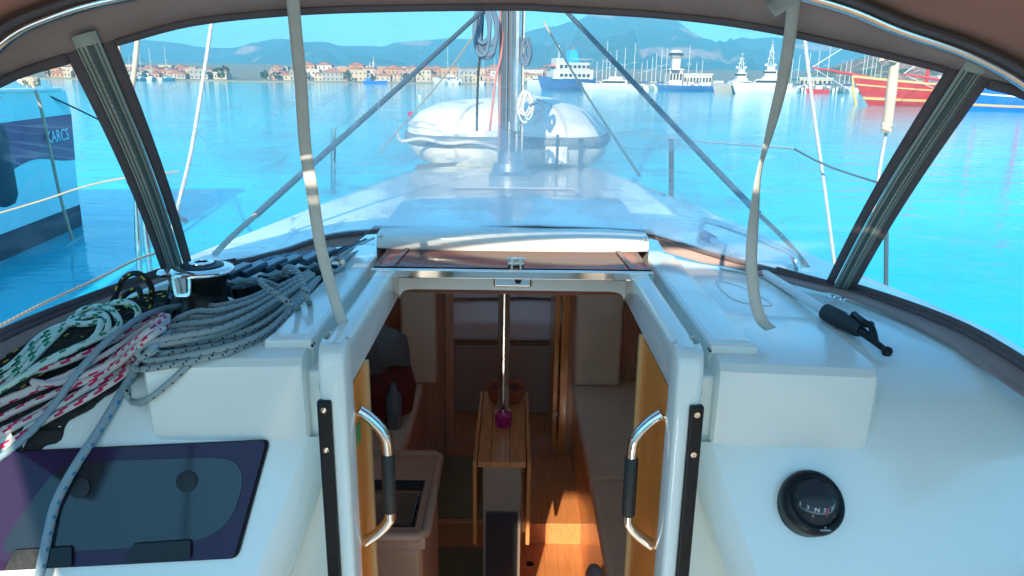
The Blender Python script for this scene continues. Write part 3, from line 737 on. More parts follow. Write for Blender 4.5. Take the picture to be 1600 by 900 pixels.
# gulets
def gulet(px_bow, d, L, hm, trim, label, rotd, canopies, H=2.4, mastm=None):
    rot = radians(rotd); xb = shore_x(px_bow, d)
    loc = (xb - cos(rot) * L / 2, d - sin(rot) * L / 2, SEA)
    r = empty('wooden_gulet', loc); tag(r, label, 'wooden sailing boat')
    k = lambda: BB(loc, rot)
    rows = hullmesh(L, L * .25, H, sheer=.42, stern=.8, bowrake=.16, n=22)
    hull_ob(r, loc, rot, L, L * .25, H, hm, None, sheer=.42, stern=.8, bowrake=.16, n=22)
    m = len(rows[0])
    for name, lo, hi, mm in (('bulwark_rail', .97, 1.06, trim), ('rubbing_strake', .70, .76, trim), ('waterline_stripe', .20, .30, GOLD)):
        b = B()
        for side in (0, 1):
            g = []
            for rw in rows:
                P = rw if side == 0 else rw[::-1]
                zt = P[0][2]
                a = []
                for q in (lo, hi):
                    zz = q * zt if q > 1 else q * zt
                    # find point on section at height zz
                    best = min(P[:m // 2 + 1], key=lambda p: abs(p[2] - zz))
                    j = P.index(best); 
                    a0 = P[max(0, j - 1)]; a1 = P[min(m // 2, j + 1)]
                    t = 0 if abs(a0[2] - a1[2]) < 1e-6 else (a0[2] - zz) / (a0[2] - a1[2]); t = max(0, min(1, t))
                    yy = a0[1] + (a1[1] - a0[1]) * t; xx = a0[0] + (a1[0] - a0[0]) * t
                    a.append((xx + (.05 if rw is rows[-1] else 0), yy + (.04 if yy > 0 else -.04), zz))
                g.append(a)
            b.grid(place(g, loc, rot))
        ob(name, b, mm, r, smooth=0, solid=.06)
    zb = rows[-1][0][2]; xbw = rows[-1][0][0]
    ob('stem', k().tube([(xbw - .8, 0, -.2), (xbw - .25, 0, zb * .5), (xbw + .05, 0, zb + .1)], [.16, .16, .14], 8).done(), GOLD, r)
    ob('bowsprit', k().tube([(xbw - 1.5, 0, zb), (xbw + 4.6, 0, zb + .95)], [.17, .09], 8).done(), REDP, r)
    ob('bobstay', k().tube([(xbw - .3, 0, zb * .45), (xbw + 4.4, 0, zb + .9)], .03, 5).done(), WIRE, r)
    ob('forestay', k().tube([(xbw + 4.5, 0, zb + .95), (L * .12, 0, 12.5)], .035, 5).done(), WHITEP, r)
    for xm, hh in ((L * .12, 12.5), (-L * .22, 11)):
        mt = ob('mast', k().tube([(xm, 0, 1.5), (xm, 0, hh)], [.2, .12], 8).done(), mastm or REDP, r)
        ob('boom', k().tube([(xm, 0, 4.2), (xm - L * .25, 0, 4.3)], .12, 6).done(), mastm or REDP, r)
        ob('furled_sail', k().tube([(xm - .2, 0, 4.45), (xm - L * .12, 0, 4.6), (xm - L * .24, 0, 4.5)], [.25, .3, .2], 8).done(), canopies, r)
    ob('deck_house', k().box(-L * .25, L * .08, -1.3, 1.3, H * .95, H + 1.0).done(), WHITEP, r, bevel=.08)
    for i in range(5):
        for s in (-1, 1):
            ob('window', k().box(-L * .22 + i * L * .06, -L * .22 + i * L * .06 + .55, s * 1.31 - .03, s * 1.31 + .03, H + .35, H + .8).done(), WINDK, r, smooth=0)
    ob('awning', k().box(-L * .46, -L * .1, -1.7, 1.7, H + 2.0, H + 2.15).done(), canopies, r, bevel=.03)
    ob('deck_cushion', k().box(L * .1, L * .28, -1.0, 1.0, H * 1.02, H * 1.02 + .3).done(), REDP, r, bevel=.08)
    ob('anchor_box', k().box(L * .34, L * .37, -L * .085, -L * .06, .7, 1.5).done(), REDP, r, bevel=.03)
    return r
gulet(1352, 86, 17, REDM, GOLD, 'maroon wooden gulet with red bowsprit and red masts moored at starboard', 172, WHITEP, 2.25)
gulet(1512, 72, 13, BLUB, WHITEP, 'bright blue wooden gulet with white rails right of the maroon one', 165, WHITEP, 1.7, mastm=REDP)
# buoys
for (px, py, m, s, lab) in ((641, 178, PINK, .17, 'small magenta mooring buoy off the port bow'), (656, 151, WHITEP, .2, 'small white mooring buoy near the furled mooring line'), (1316, 155, WHITEP, .2, 'small white mooring buoy before the pilings')):
    p = Z(px, py, SEA + .08)
    r = empty('mooring_buoy', p); tag(r, lab, 'buoy')
    ob('float', B().lathe([(.02, -s), (s * .7, -s * .7), (s, 0), (s * .7, s * .7), (.05, s)], p, n=14), m, r)
    ob('ring', B().tube([(p.x + s * .3 * cos(a), p.y, p.z + s + s * .3 * sin(a) + s * .25) for a in [i * pi / 5 for i in range(11)]], s * .08, 5), CHROME, r)

# ------------------------------------------------------------------ neighbouring yacht to port
nb_far = Vector((Z(128, 352, SEA).x, Z(128, 352, SEA).y, SEA)); nb_near = Vector((Z(0, 412, SEA).x, Z(0, 412, SEA).y, SEA))
nd = (nb_near - nb_far); nd.z = 0; nd.normalize()
nn = Vector((-nd.y, nd.x, 0));  nn = nn if nn.x < 0 else -nn         # away from us, inboard
nroot = empty('neighbouring_yacht', nb_far)
tag(nroot, 'pale blue hulled yacht with purple stripe moored close to port', 'yacht')
NL = 9.5; topz = 2.06
def nbp(s, inb, z): return nb_far + nd * s + nn * inb + Vector((0, 0, z))
def flare(z): return -0.10 * (max(0, z) / topz) ** 1.3
def nb_surface(z0, z1, off=0.0, s0=0.0, s1=NL, ns=24, nz=8, zf=None):
    rows = []
    for j in range(nz + 1):
        row = []
        for i in range(ns + 1):
            s = s0 + (s1 - s0) * i / ns
            lo, hi = (zf(s) if zf else (z0, z1))
            z = lo + (hi - lo) * j / nz
            cut = max(0, (z - topz + .32)) ** 2 * 1.2 * (1 if s < .001 else 0)
            row.append(nbp(s + (cut if s < .4 else 0) , flare(z) + .02 * s - off, z))
        rows.append(row)
    return rows
b = B(); rows = nb_surface(-.5, topz)
b.grid(rows)
b.grid([[r_[0] for r_ in rows], [r_[0] + nn * 3.4 for r_ in rows]]); b.grid([[r_[-1] for r_ in rows], [r_[-1] + nn * 3.4 for r_ in rows]])
b.grid([rows[-1], [p + nn * 3.4 for p in rows[-1]]])
ob('hull', b, BLUEHULL, nroot, smooth=30)
ob('purple_stripe', B().grid(nb_surface(0, 0, .006, 0.0, NL, 40, 4, zf=lambda s: (1.02 + .14 * math.exp(-((s - 1.25) / .7) ** 2) - .05 * max(0, s - 1.8), 1.71 - .01 * s))), PURPLE, nroot)
ob('antifouling', B().grid(nb_surface(-.4, .33, .006, -.005, NL)), ANTIF, nroot)
ob('toe_rail', B().tube([nbp(s, -.12, topz + .02) for s in (0.35, 1, 3, 6, 9.5)], .03, 8), WHITEP, nroot)
pc = nbp(.55, flare(1.42) - .016, 1.42)
tx = -nd; tz = Vector((0, 0, 1)); tn = tx.cross(tz)
Mx = Matrix(((-nd.x, 0, 0, 0),) * 4)
ex = -nd if (-nd).cross(Vector((0, 0, 1))).dot(-nn) > 0 else nd
ez = ex.cross(Vector((0, 0, 1)))
Mx = Matrix.Identity(4)
for i_ in range(3): Mx[i_][0] = ex[i_]; Mx[i_][1] = (0, 0, 1)[i_]; Mx[i_][2] = ez[i_]; Mx[i_][3] = pc[i_]
text('hull_lettering', 'KARCS', .24, None, None, LETTER, nroot, .002, Mx)
ob('cabin_trunk', B().grid([[nbp(s, i_, z) for s in (1.2, 3, 5, 8)] for i_, z in ((.7, topz), (.8, topz + .1), (1.2, topz + .14), (2.6, topz + .14))]), WHITEP, nroot)
ob('mooring_cleat', B().tube([nbp(.95, .05, topz + .02), nbp(.95, .05, topz + .14)], .03, 8).tube([nbp(.8, .05, topz + .14), nbp(1.15, .05, topz + .14)], .03, 8), CHROME, nroot)
fp = nbp(2.75, -.28, 1.25)
r = empty('boat_fender', fp); tag(r, 'dark blue cylindrical fender hanging on the neighbouring hull', 'fender')
ob('fender_body', B().lathe([(.03, -.5), (.12, -.46), (.16, -.36), (.16, .36), (.12, .46), (.03, .5)], fp, n=18), FEND, r)
ob('fender_line', B().tube([fp + Vector((0, 0, .5)), nbp(2.75, -.16, topz)], .012, 6), WIRE, r)
def rope(name, pts, r, m, label=None, cat='rope', parent=None, n=8, k=8, group=None, closed=False):
    P = spline(pts, k, closed)
    b = B().tube(P, r, n, uvm=True)
    o = ob(name, b, m, parent, smooth=70, org=P[0] if parent is None else None)
    if parent is None: tag(o, label, cat, group)
    return o
knot = nbp(.95, 0, topz + .1)
rope('mooring_rope', [knot + Vector((0, 0, .05)), nbp(1.25, -.2, topz - .12), nbp(1.20, -.22, 1.3), nbp(1.15, -.24, .6), nbp(1.1, -.3, -.1)], .022, R_BEIGE, 'brown mooring rope hanging from the cleat down the neighbouring hull')
rope('mooring_knot', [knot + Vector((.1 * cos(a) , .08 * sin(a), .04 * sin(a * 2.3) + .03)) for a in [i * .8 for i in range(28)]], .024, R_BEIGE, 'knot of orange brown rope wound on the neighbouring cleat')
rope('lifeline', [nbp(.95, 0, topz + .05), nbp(-.6, -.6, 1.35), Y(200, 285, 8.0), Y(290, 345, 4.2)], .014, DARKLINE, 'thin dark line slanting from the neighbouring cleat towards this yacht')
rope('mooring_line', [Y(-60, 350, 5.5), Y(60, 315, 5.4), Y(130, 292, 5.3), Y(195, 278, 5.2), Y(280, 268, 5.3)], .007, R_BEIGE, 'thin pale line crossing in front of the purple striped hull', k=4)

# ------------------------------------------------------------------ this yacht
YB = empty('sailing_yacht', (0, 1.3, SEA)); tag(YB, 'white sailing yacht seen from its cockpit, with open companionway, mast and sprayhood', 'sailing yacht')
CH = 0.385                                                          # half width of the hatch channel

# deck moulding: slope and coachroof, two halves joined forward of the garage
def coach_half(y):                                                  # half width of the coachroof
    P = [(1.1, 1.25), (1.6, 1.18), (2.2, 1.00), (3.0, .84), (4.0, .68), (5.0, .50), (5.8, .33), (6.1, .20)]
    if y <= P[0][0]: return P[0][1]
    for (a, c), (d, e) in zip(P, P[1:]):
        if y <= d: return c + (e - c) * (y - a) / (d - a)
    return P[-1][1]
ys = [1.02, 1.10, 1.195, 1.25, 1.285, 1.30, 1.32, 1.345, 1.37, 1.40, 1.44, 1.48, 1.54, 1.60, 1.7, 1.8, 1.95, 2.1, 2.3, 2.6, 3.0, 3.4, 4.0, 4.6, 5.2, 5.8, 6.1]
def zslope(x, y):
    z = prof(y)
    if y > 1.3: z -= 0.05 * max(0, abs(x) - .45) ** 2
    return z
for s in (-1, 1):
    b = B(); rows = []
    for y in ys:
        inner = CH + .008 + max(0, (1.30 - y)) * .78 if y < 2.1 else (CH + .008 if y < 2.3 else 0.0)
        ch = coach_half(y); row = []
        for i in range(15):
            t = i / 14; x = inner + (ch - .07 - inner) * t
            row.append((s * x, y, zslope(x, y)))
        z1 = zslope(ch - .07, y)
        dz = -.86 if y > 1.3 else z1 - .3
        for (dx, f) in ((-.05, .03), (-.025, .12), (-.01, .3), (.02, .7), (.06, 1.0)):
            row.append((s * (ch + dx), y, z1 + (dz - z1) * f))
        rows.append(row)
    b.grid(rows, skip=lambda a_, b_: (b_ < 5 and 3.0 <= ys[a_] < 3.4) or 14 <= b_ <= 17 and (2.1 <= ys[a_] < 3.3 or 4.0 <= ys[a_] < 5.2))
    ob('coachroof', b, GEL, YB, smooth=50)
    for lo, hi in ((2.1, 3.4), (4.0, 5.2)):
        g = [r_[14:20] for y, r_ in zip(ys, rows) if lo <= y <= hi]
        ob('added_side_window', B().grid([[(p[0] - s * .006, p[1], p[2]) for p in r_] for r_ in g]), acrylic('grey_tinted_acrylic', (.28, .28, .28), .95), YB)  # unseen panes over openings added to light the cabin
    # inner return of the slope panel towards the companionway wall
    b = B(); g = []
    for y in ys[:6]:
        inner = CH + .008 + (1.30 - y) * .78
        g.append([(s * inner, y, zslope(inner, y)), (s * (inner - .028), y + .012, zslope(inner, y) - .004), (s * (inner - .05), y + .05, zslope(inner, y) - .01), (s * (inner - .052), 1.325, zslope(inner, y) - .02)])
    b.grid(g); ob('panel_return', b, GEL, YB, smooth=50)
    # upright block beside the companionway
    b = B()
    sec = [(1.302, -.70), (1.296, -.674), (1.291, -.55), (1.293, -.525), (1.305, -.512), (1.33, -.506), (1.44, -.505), (1.56, -.508), (1.68, -.520)]
    rows = []
    for (x, k_) in ((.391, 1.0), (.396, .3), (.42, 0), (.50, 0), (.60, 0), (.675, 0), (.692, .25), (.700, 1.0)):
        row = []
        for (y, z) in sec:
            zz = z - .03 * (x - .39)
            yy = y + .011 * k_
            if k_ >= 1: zz -= .012
            row.append((s * x, yy, zz))
        rows.append(row)
    x = .704; rows.append([(s * x, y + .03, min(z, zslope(x, y + .03)) - .02) for y, z in sec])
    rows.insert(0, [(s * .389, y + .03, z - .10) for y, z in sec])
    b.grid(rows); ob('moulded_block', b, GEL, YB, smooth=24)
# bulkhead wall around the companionway
b = B()
for s in (-1, 1):
    ob('cabin_bulkhead', B().box(*sorted((s * .345, s * .56)), 1.318, 1.36, -1.75, -.544), GEL, YB, bevel=.008)

# companionway surround: posts, coaming
for s in (-1, 1):
    post = [(.350, 1.322), (.350, 1.248), (.348, 1.240), (.343, 1.235), (.336, 1.2335), (.308, 1.2335), (.303, 1.235), (.300, 1.240), (.299, 1.292), (.350, 1.33)]
    b = B(); rows = []
    for z, sh in ((-1.75, 0), (-.6, 0), (-.50, 0), (-.485, .003), (-.474, .010), (-.468, .022), (-.466, .045)):
        rows.append([(s * (x if x > .33 else x), y + (sh if y < 1.29 else 0) , z) for x, y in post])
    b.grid(rows, close_u=True); ob('companionway_post', b, GEL, YB, smooth=45)
    # coaming running forward from the post
    prof_c = [(.302, -.56), (.300, -.490), (.304, -.472), (.312, -.466), (.334, -.466), (.343, -.470), (.350, -.485), (.356, -.56)]
    b = B(); b.grid([[(s * x, y, z + (.0 if k_ else 0)) for x, z in prof_c] for y, k_ in ((1.262, 0), (1.3, 0), (1.6, 0), (2.02, 0))])
    ob('hatch_coaming', b, GEL, YB, smooth=50)
    # channel floor and raised rail
    ob('channel_floor', B().box(*sorted((s * .345, s * (CH + .012))), 1.326, 2.1, -.60, -.545), GEL, YB)
    rail = [(.385, -.56), (.385, -.493), (.388, -.487), (.396, -.484), (.462, -.486), (.470, -.489), (.474, -.497), (.474, -.53)]
    b = B(); g = []
    for y, e in ((1.352, .010), (1.362, .002), (1.40, 0), (1.6, 0), (2.0, 0), (2.16, 0)):
        g.append([(s * (x - e if x > .44 else x + e * .3), y, z - e * .6) for x, z in rail])
    b.grid(g); i = len(b.v) - len(rail) * 6
    b.f.append(list(range(len(rail)))); ob('hatch_rail', b, GEL, YB, smooth=22)
    # overhanging lip of the rail end
    b = B().prism([(s * .386, 1.34, -.488), (s * .482, 1.345, -.492), (s * .470, 1.40, -.488), (s * .386, 1.40, -.486)], (0, 0, -.022))
    ob('rail_end', b, GEL, YB, bevel=.006, seg=3)
    sc = B()
    for dz in (0, .012): sc.lathe([(.0028, 0), (.0028, .002)], (s * .3865, 1.343 + dz, -.502), (-s * .3, -1, 0), 8)
    ob('rail_screw', sc, BLACK, YB)
    # washboard track
    tr = B().box(*sorted((s * .326, s * .352)), 1.224, 1.240, -1.75, -.566)
    t_ = ob('washboard_track', tr, BLACK, YB, bevel=.004, seg=3)
    for zz in (-.582, -.662):
        scr = ob('track_screw', B().lathe([(.0055, 0), (.0055, .0025), (.003, .0028)], (s * .339, 1.2245, zz), (0, -1, 0), 12), CHROME, t_)
    # side lining inside the companionway, with grab handle
    lin = B()
    y1 = 1.585 if s > 0 else 1.405
    lin.box(*sorted((s * .302, s * .322)), 1.30, y1, -2.14, -.565)
    ob('side_lining', lin, HONEY, YB)
    ob('lining_edge', B().box(*sorted((s * .293, s * .327)), y1, y1 + .018, -2.14, -.56), WOODL, YB, bevel=.003)
    hx = s * .300
    hp = [(hx, 1.335, -.635), (s * .278, 1.335, -.652), (s * .254, 1.335, -.682), (s * .246, 1.335, -.72), (s * .246, 1.335, -.86), (s * .250, 1.335, -.885), (s * .270, 1.335, -.910), (hx, 1.335, -.934)]
    h = ob('grab_handle', B().tube(spline(hp, 8), .0115, 14), CHROME, YB, smooth=60)
    ob('handle_grip', B().lathe([(.0125, 0), (.0140, .003), (.0140, .130), (.0125, .133)], (s * .246, 1.335, -.862), n=18), RUBBER, h)
# far end fascia under the hatch with rounded corners
pts = [(-.302, -.485), (.302, -.485), (.302, -.572), (.299, -.560), (.292, -.551), (.280, -.546), (.262, -.544), (-.262, -.544), (-.280, -.546), (-.292, -.551), (-.299, -.560), (-.302, -.572)]
ob('hatch_fascia', B().prism([(x, 1.895, z) for x, z in pts], (0, .03, 0)), GEL, YB, smooth=40)
lp = ob('latch_plate', B().box(-.050, .052, 1.880, 1.894, -.532, -.486), CHROME, YB, bevel=.006, seg=3)
ob('latch_hole', B().lathe([(.009, 0), (.009, .003)], (.016, 1.8795, -.512), (0, -1, 0), 16), BLACK, lp)
dh = [1.93, 2.5, 3.0, 3.4, 4.8, 5.4]
ob('deckhead', B().grid([[(f * (coach_half(y) - .12), y, -.565) for f in (-1, -.4, 0, .4, 1)] for y in dh], skip=lambda a_, b_: a_ == 2 and b_ in (1, 2)), LINER, YB, smooth=0)
sk = ob('added_skylight', B().box(-.275, .275, 3.0, 3.4, -.497, -.484), acrylic('added_skylight_acrylic', (.25, .25, .26), .8), YB, bevel=.004)  # opening added to bring more light into the saloon
ob('added_skylight_frame', B().box(-.30, .30, 2.975, 3.0, -.505, -.482).box(-.30, .30, 3.4, 3.425, -.505, -.482).box(-.30, -.275, 3.0, 3.4, -.505, -.482).box(.275, .30, 3.0, 3.4, -.505, -.482), WHITE2, sk)
for s in (-1, 1): ob('side_deckhead', B().box(*sorted((s * .42, s * .95)), 1.42, 1.93, -.66, -.65), LINER, YB)
# sliding hatch
ht = ob('sliding_hatch', B().box(-.352, .352, 1.785, 2.5, -.474, -.462), ACRB, YB, bevel=.002)
ob('hatch_edge', B().box(-.352, .352, 1.772, 1.785, -.481, -.458), CHROME, ht, bevel=.003)
ob('hatch_trim', B().box(-.350, .350, 1.800, 1.806, -.4615, -.4585), BLACK, ht)
for s in (-1, 1): ob('hatch_side', B().prism([(s * .30, 1.80, -.461), (s * .312, 1.80, -.461), (s * .300, 2.02, -.461), (s * .288, 2.02, -.461)], (0, 0, .004)), mat('hatch_rib', (.20, .10, .09), .4), ht)
ob('hatch_pull', B().box(-.012, .030, 1.815, 1.823, -.462, -.440).box(-.004, .002, 1.79, 1.815, -.462, -.444).box(.018, .024, 1.79, 1.815, -.462, -.444).box(-.014, .032, 1.812, 1.826, -.442, -.436), CHROME, ht, bevel=.0015)
# hatch garage
gx = .382
sec = [(2.005, -.462), (2.000, -.455), (2.000, -.438), (2.005, -.429), (2.02, -.424), (2.06, -.420), (2.15, -.416), (2.5, -.408), (2.75, -.412), (2.85, -.44), (2.87, -.50)]
b = B(); rows = []
for i in range(17):
    x = -gx + 2 * gx * i / 16; c = .012 * (1 - (x / gx) ** 2)
    rows.append([(x, y + .02 * (x / gx) ** 4 * (1 if y < 2.1 else 0), z + c * (1 if z > -.45 else 0)) for y, z in sec])
for s_ in (0, -1):
    e = [(p[0], p[1], -.52) for p in rows[s_]]
    rows = [e] + rows if s_ == 0 else rows + [e]
b.grid(rows); ob('hatch_garage', b, GEL, YB, smooth=50)
for s in (-1, 1): ob('garage_cap', B().lathe([(.007, 0), (.007, .006), (.004, .008)], (s * .372, 2.02, -.425), (0, -.6, 1), 12), CHROME, YB)
# oval moulding outline on the starboard coachroof
# hull, side decks, cockpit
st = [(-3.2, 1.25), (-1.5, 1.42), (0, 1.50), (1.3, 1.48), (2.2, 1.38), (3.0, 1.24), (4.5, .92), (5.8, .60), (7.0, .28), (7.7, .03)]
b = B(); rows = []
for y, hw in st:
    rows.append([(s_ * hw * f, y + (1 - g) * -.25 * (y > 5), SEA - .35 + (1.47 + .35 + .02 * max(0, y)) * g) for s_, f, g in ((-1, 1, 1), (-1, .97, .6), (-1, .88, .25), (-1, .5, 0), (1, .5, 0), (1, .88, .25), (1, .97, .6), (1, 1, 1))])
b.grid(rows); b.f.append(list(range(8))); ob('hull', b, WHITEP, YB, smooth=60)
for s in (-1, 1):
    g = []
    for y, hw in st:
        zz = SEA + 1.47 + .02 * max(0, y)
        inn = (coach_half(y) + .03 if 1.0 < y < 6.1 else (1.0 if y < 1.3 else 0.0))
        inn = min(inn, hw - .02)
        g.append([(s * hw, y, zz), (s * inn, y, zz + .012)])
    ys2 = st
    ob('side_deck', B().grid(g), NONSKID, YB, smooth=0)
    ob('toe_rail', B().tube([(s * (hw - .02), y, SEA + 1.49 + .02 * max(0, y)) for y, hw in st], .022, 8), ALU, YB)
ob('cockpit_sole', B().box(-.55, .55, -3.2, 1.32, -1.80, -1.75), GELW, YB)
for s in (-1, 1):
    ob('cockpit_seat', B().box(*sorted((s * .55, s * 1.12)), -3.1, 1.16, -1.38, -1.33).box(*sorted((s * .55, s * .57)), -3.1, 1.30, -1.78, -1.38), TEAK, YB, bevel=.01)
    ob('cockpit_coaming', B().box(*sorted((s * 1.10, s * 1.30)), -3.1, 1.10, -1.36, -.86), GEL, YB, bevel=.03, seg=3)
    ob('quarter_panel', B().box(*sorted((s * 1.0, s * 1.28)), 1.0, 1.2, -1.36, -.98), GEL, YB, bevel=.03, seg=3)

# slope window to port
def slope_pt(px, py, off=0.0):
    # plane of the slope panel through (1.30,-.676) and (1.10,-1.10)
    nrm = Vector((0, -.424, .2)).normalized(); p0 = Vector((0, 1.30, -.676)) + nrm * off
    d = ray(px, py); return d * (nrm.dot(p0) / nrm.dot(d))
SN = Vector((0, -.424, .2)).normalized()
def rounded(pts, r, n=5):
    out = []
    P = [Vector(p) for p in pts]
    for i, p in enumerate(P):
        a = (P[i - 1] - p); c = (P[(i + 1) % len(P)] - p)
        ra = min(r, a.length * .45); rc = min(r, c.length * .45)
        p0, p1 = p + a.normalized() * ra, p + c.normalized() * rc
        for k in range(n + 1):
            t = k / n; out.append(p0 * (1 - t) ** 2 + p * 2 * t * (1 - t) + p1 * t * t)
    return out
wc = [slope_pt(-150, 712), slope_pt(424, 686), slope_pt(373, 872), slope_pt(-250, 905)]
fr = rounded([p + SN * .0015 for p in wc], .016)
wr = ob('deck_window', B().prism(fr, -SN * .003 + SN * .007), BLACK, YB, bevel=.002)
cc = sum(wc, Vector()) / 4
ob('window_pane', B().prism(rounded([p + (cc - p).normalized() * .005 + SN * .008 for p in wc], .014), SN * .005), ACRP, wr, bevel=.0015)
op = [slope_pt(*q, .0142) for q in ((95, 722), (362, 714), (384, 745), (360, 820), (300, 850), (5, 868), (8, 840))]
ob('window_opening', B().prism(rounded(op, .05, 6), SN * .0006), acrylic('deep_tinted_acrylic', (0.02, 0.025, 0.035), .2), wr)
for (a, c) in (((15, 858), (115, 893)), ((203, 848), (300, 880))):
    ob('window_hinge', B().prism(rounded([slope_pt(a[0] + 8, a[1], .014), slope_pt(c[0], a[1] - 6, .014), slope_pt(c[0], c[1] - 8, .014), slope_pt(a[0] - 6, c[1] - 2, .014)], .006), SN * .007), BLACK, wr, bevel=.002)
for (px, py) in ((292, 752), (125, 762)):
    ob('window_catch', B().lathe([(.020, 0), (.020, .003), (.012, .004)], slope_pt(px, py, .0148), SN, 20), BLACK, wr)

# compass
cp = slope_pt(1268, 786, 0.012)
CN = Vector((.10, -.74, .66)).normalized()
cx_ = Vector((1, 0, 0)) - CN * CN.x; cx_.normalize(); cy_ = CN.cross(cx_)
cr = ob('compass', B().lathe([(.064, -.03), (.066, 0), (.0665, .004), (.065, .012), (.061, .018), (.054, .021), (.0495, .019), (.048, .012)], cp, CN, 44), BLACK, YB, smooth=50)
cc_ = cp + CN * .016 + Vector((0, 0, .002))
ob('compass_dial', B().lathe([(.034, -.010), (.0360, -.009), (.0360, .0055), (.032, .0068), (.014, .0076), (.012, .0095), (.004, .010)], cc_, (0, 0, 1), 40), mat('compass_card', (.012, .014, .016), .4), cr)
db = B(); db.lathe([(.0485 * cos(a), .012 + .040 * sin(a)) for a in [i * pi / 2 / 9 for i in range(9)]] + [(.001, .052)], cp, CN, 36); ob('compass_dome', db, SMOKE, cr, smooth=80)
def on_comp(ang, rad, hgt): return cp + (cx_ * cos(ang) + cy_ * sin(ang)) * rad + CN * hgt
def on_card(a, r_, h_): return cc_ + Vector((r_ * sin(a), -r_ * cos(a), h_))
for i, tx_ in enumerate(['E', '6', '3', 'N', '33', '30', 'W', '24', '21', 'S', '15', '12']):
    a = radians(-100 + i * 28 + 0)
    if abs(a) > 1.9: continue
    p = on_card(a, .0363, .0006); xx_ = Vector((cos(a), sin(a), 0)); zz_ = Vector((sin(a), -cos(a), 0)); Mx = Matrix.Identity(4)
    for q in range(3): Mx[q][0] = xx_[q]; Mx[q][1] = (0, 0, 1)[q]; Mx[q][2] = zz_[q]; Mx[q][3] = p[q]
    text('compass_number', tx_, .0130, None, None, mat('white_print', (.85, .9, .9), .5), cr, .0002, Mx)
b = B()
for i in range(60):
    a = radians(-118 + i * 4); t_ = Vector((cos(a), sin(a), 0)) * .00035
    b.quad(on_card(a, .0364, -.0085) - t_, on_card(a, .0364, -.0085) + t_, on_card(a, .0364, -.0058 if i % 2 else -.0046) + t_, on_card(a, .0364, -.0058 if i % 2 else -.0046) - t_)
ob('compass_graduation', b, M_('white_print'), cr, smooth=0, kind='stuff')
a = radians(14); ob('lubber_line', B().prism([on_card(a - .035, .039, -.012), on_card(a + .035, .039, -.012), on_card(a + .03, .038, .007), on_card(a - .03, .038, .007)], on_card(a, .001, 0) - cc_), mat('red_marker', (.6, .01, .03), .5), cr)
b = B().lathe([(.0115, .0070), (.0120, .0072), (.0120, .0069), (.0115, .0068)], cc_, (0, 0, 1), 24); ob('card_ring', b, M_('white_print'), cr)
Mx = Matrix.Identity(4); p = on_comp(radians(-80), .0575, .0205)
xd = Vector((1, .05, -.05)); xd = (xd - CN * xd.dot(CN)).normalized(); yd = CN.cross(xd)
for q in range(3): Mx[q][0] = xd[q]; Mx[q][1] = yd[q]; Mx[q][2] = CN[q]; Mx[q][3] = p[q]
text('compass_lettering', 'PLASTIMO', .0048, None, None, M_('white_print'), cr, .0003, Mx)
Mx[0][3] += yd.x * .005; Mx[1][3] += yd.y * .005; Mx[2][3] += yd.z * .005
text('compass_emblem', '\u2261', .007, None, None, M_('white_print'), cr, .0003, Mx)

for o_ in [cr] + list(cr.children):                                  # fit the whole instrument to its measured size
    for v_ in o_.data.vertices: v_.co = (cp - ORG[YB.name]) + (v_.co - (cp - ORG[YB.name])) * .93
# winch
wp = Z(323, 488, -.505)
wr_ = ob('winch', B().lathe([(.058, 0), (.060, .006), (.054, .014), (.047, .028), (.044, .045), (.045, .060), (.050, .074), (.056, .082), (.056, .090), (.048, .094)], wp, n=40), DRUM, YB, smooth=40)
ob('winch_crown', B().lathe([(.058, .092), (.066, .094), (.067, .098), (.064, .103), (.050, .107), (.046, .106)], wp, n=40), CHROME, wr_, smooth=50)
ob('winch_cap', B().lathe([(.046, .105), (.045, .109), (.030, .112), (.028, .109), (.027, .113), (.014, .115), (.012, .108)], wp, n=36), BLACK, wr_, smooth=45)
ob('winch_socket', B().lathe([(.026, .1125), (.026, .115), (.015, .116), (.014, .113)], wp, n=24), CHROME, wr_, smooth=45)
arm = (wp + Vector((-.020, -.062, .098)))
b = B().prism(rounded([arm + Vector((-.022, -.001, .006)), arm + Vector((.022, -.001, .006)), arm + Vector((.020, -.006, -.045)), arm + Vector((-.018, -.006, -.045))], .012), (0, .010, 0))
ob('self_tailing_arm', b, CHROME, wr_, bevel=.003, seg=3)
b = B().prism(rounded([arm + Vector((-.011, -.0085, -.002)), arm + Vector((.013, -.0085, -.002)), arm + Vector((.012, -.011, -.034)), arm + Vector((-.007, -.011, -.034))], .002), (0, .003, 0))
pl_ = ob('maker_plate', b, PAPER, wr_)
Mx = Matrix.Identity(4); p = arm + Vector((.0025, -.0118, -.018)); ax_ = Vector((.08, -.0, -1)).normalized(); nz_ = Vector((0, -1, .06)).normalized(); ay_ = nz_.cross(ax_)
for q in range(3): Mx[q][0] = ax_[q]; Mx[q][1] = ay_[q]; Mx[q][2] = nz_[q]; Mx[q][3] = p[q]
text('plate_lettering', 'LEWMAR', .0085, None, None, BLACK, wr_, .0002, Mx)
lobe = B().lathe([(.002, .095), (.022, .093), (.026, .098), (.022, .104), (.002, .106)], wp + Vector((-.062, -.022, -.002)), n=20)
ob('stripper_lobe', lobe, CHROME, wr_, smooth=60)
ob('feeder_arm', B().tube(spline([wp + Vector((-.058, -.02, .085)), wp + Vector((-.066, -.015, .06)), wp + Vector((-.085, .0, .02))], 5), .006, 8), CHROME, wr_)
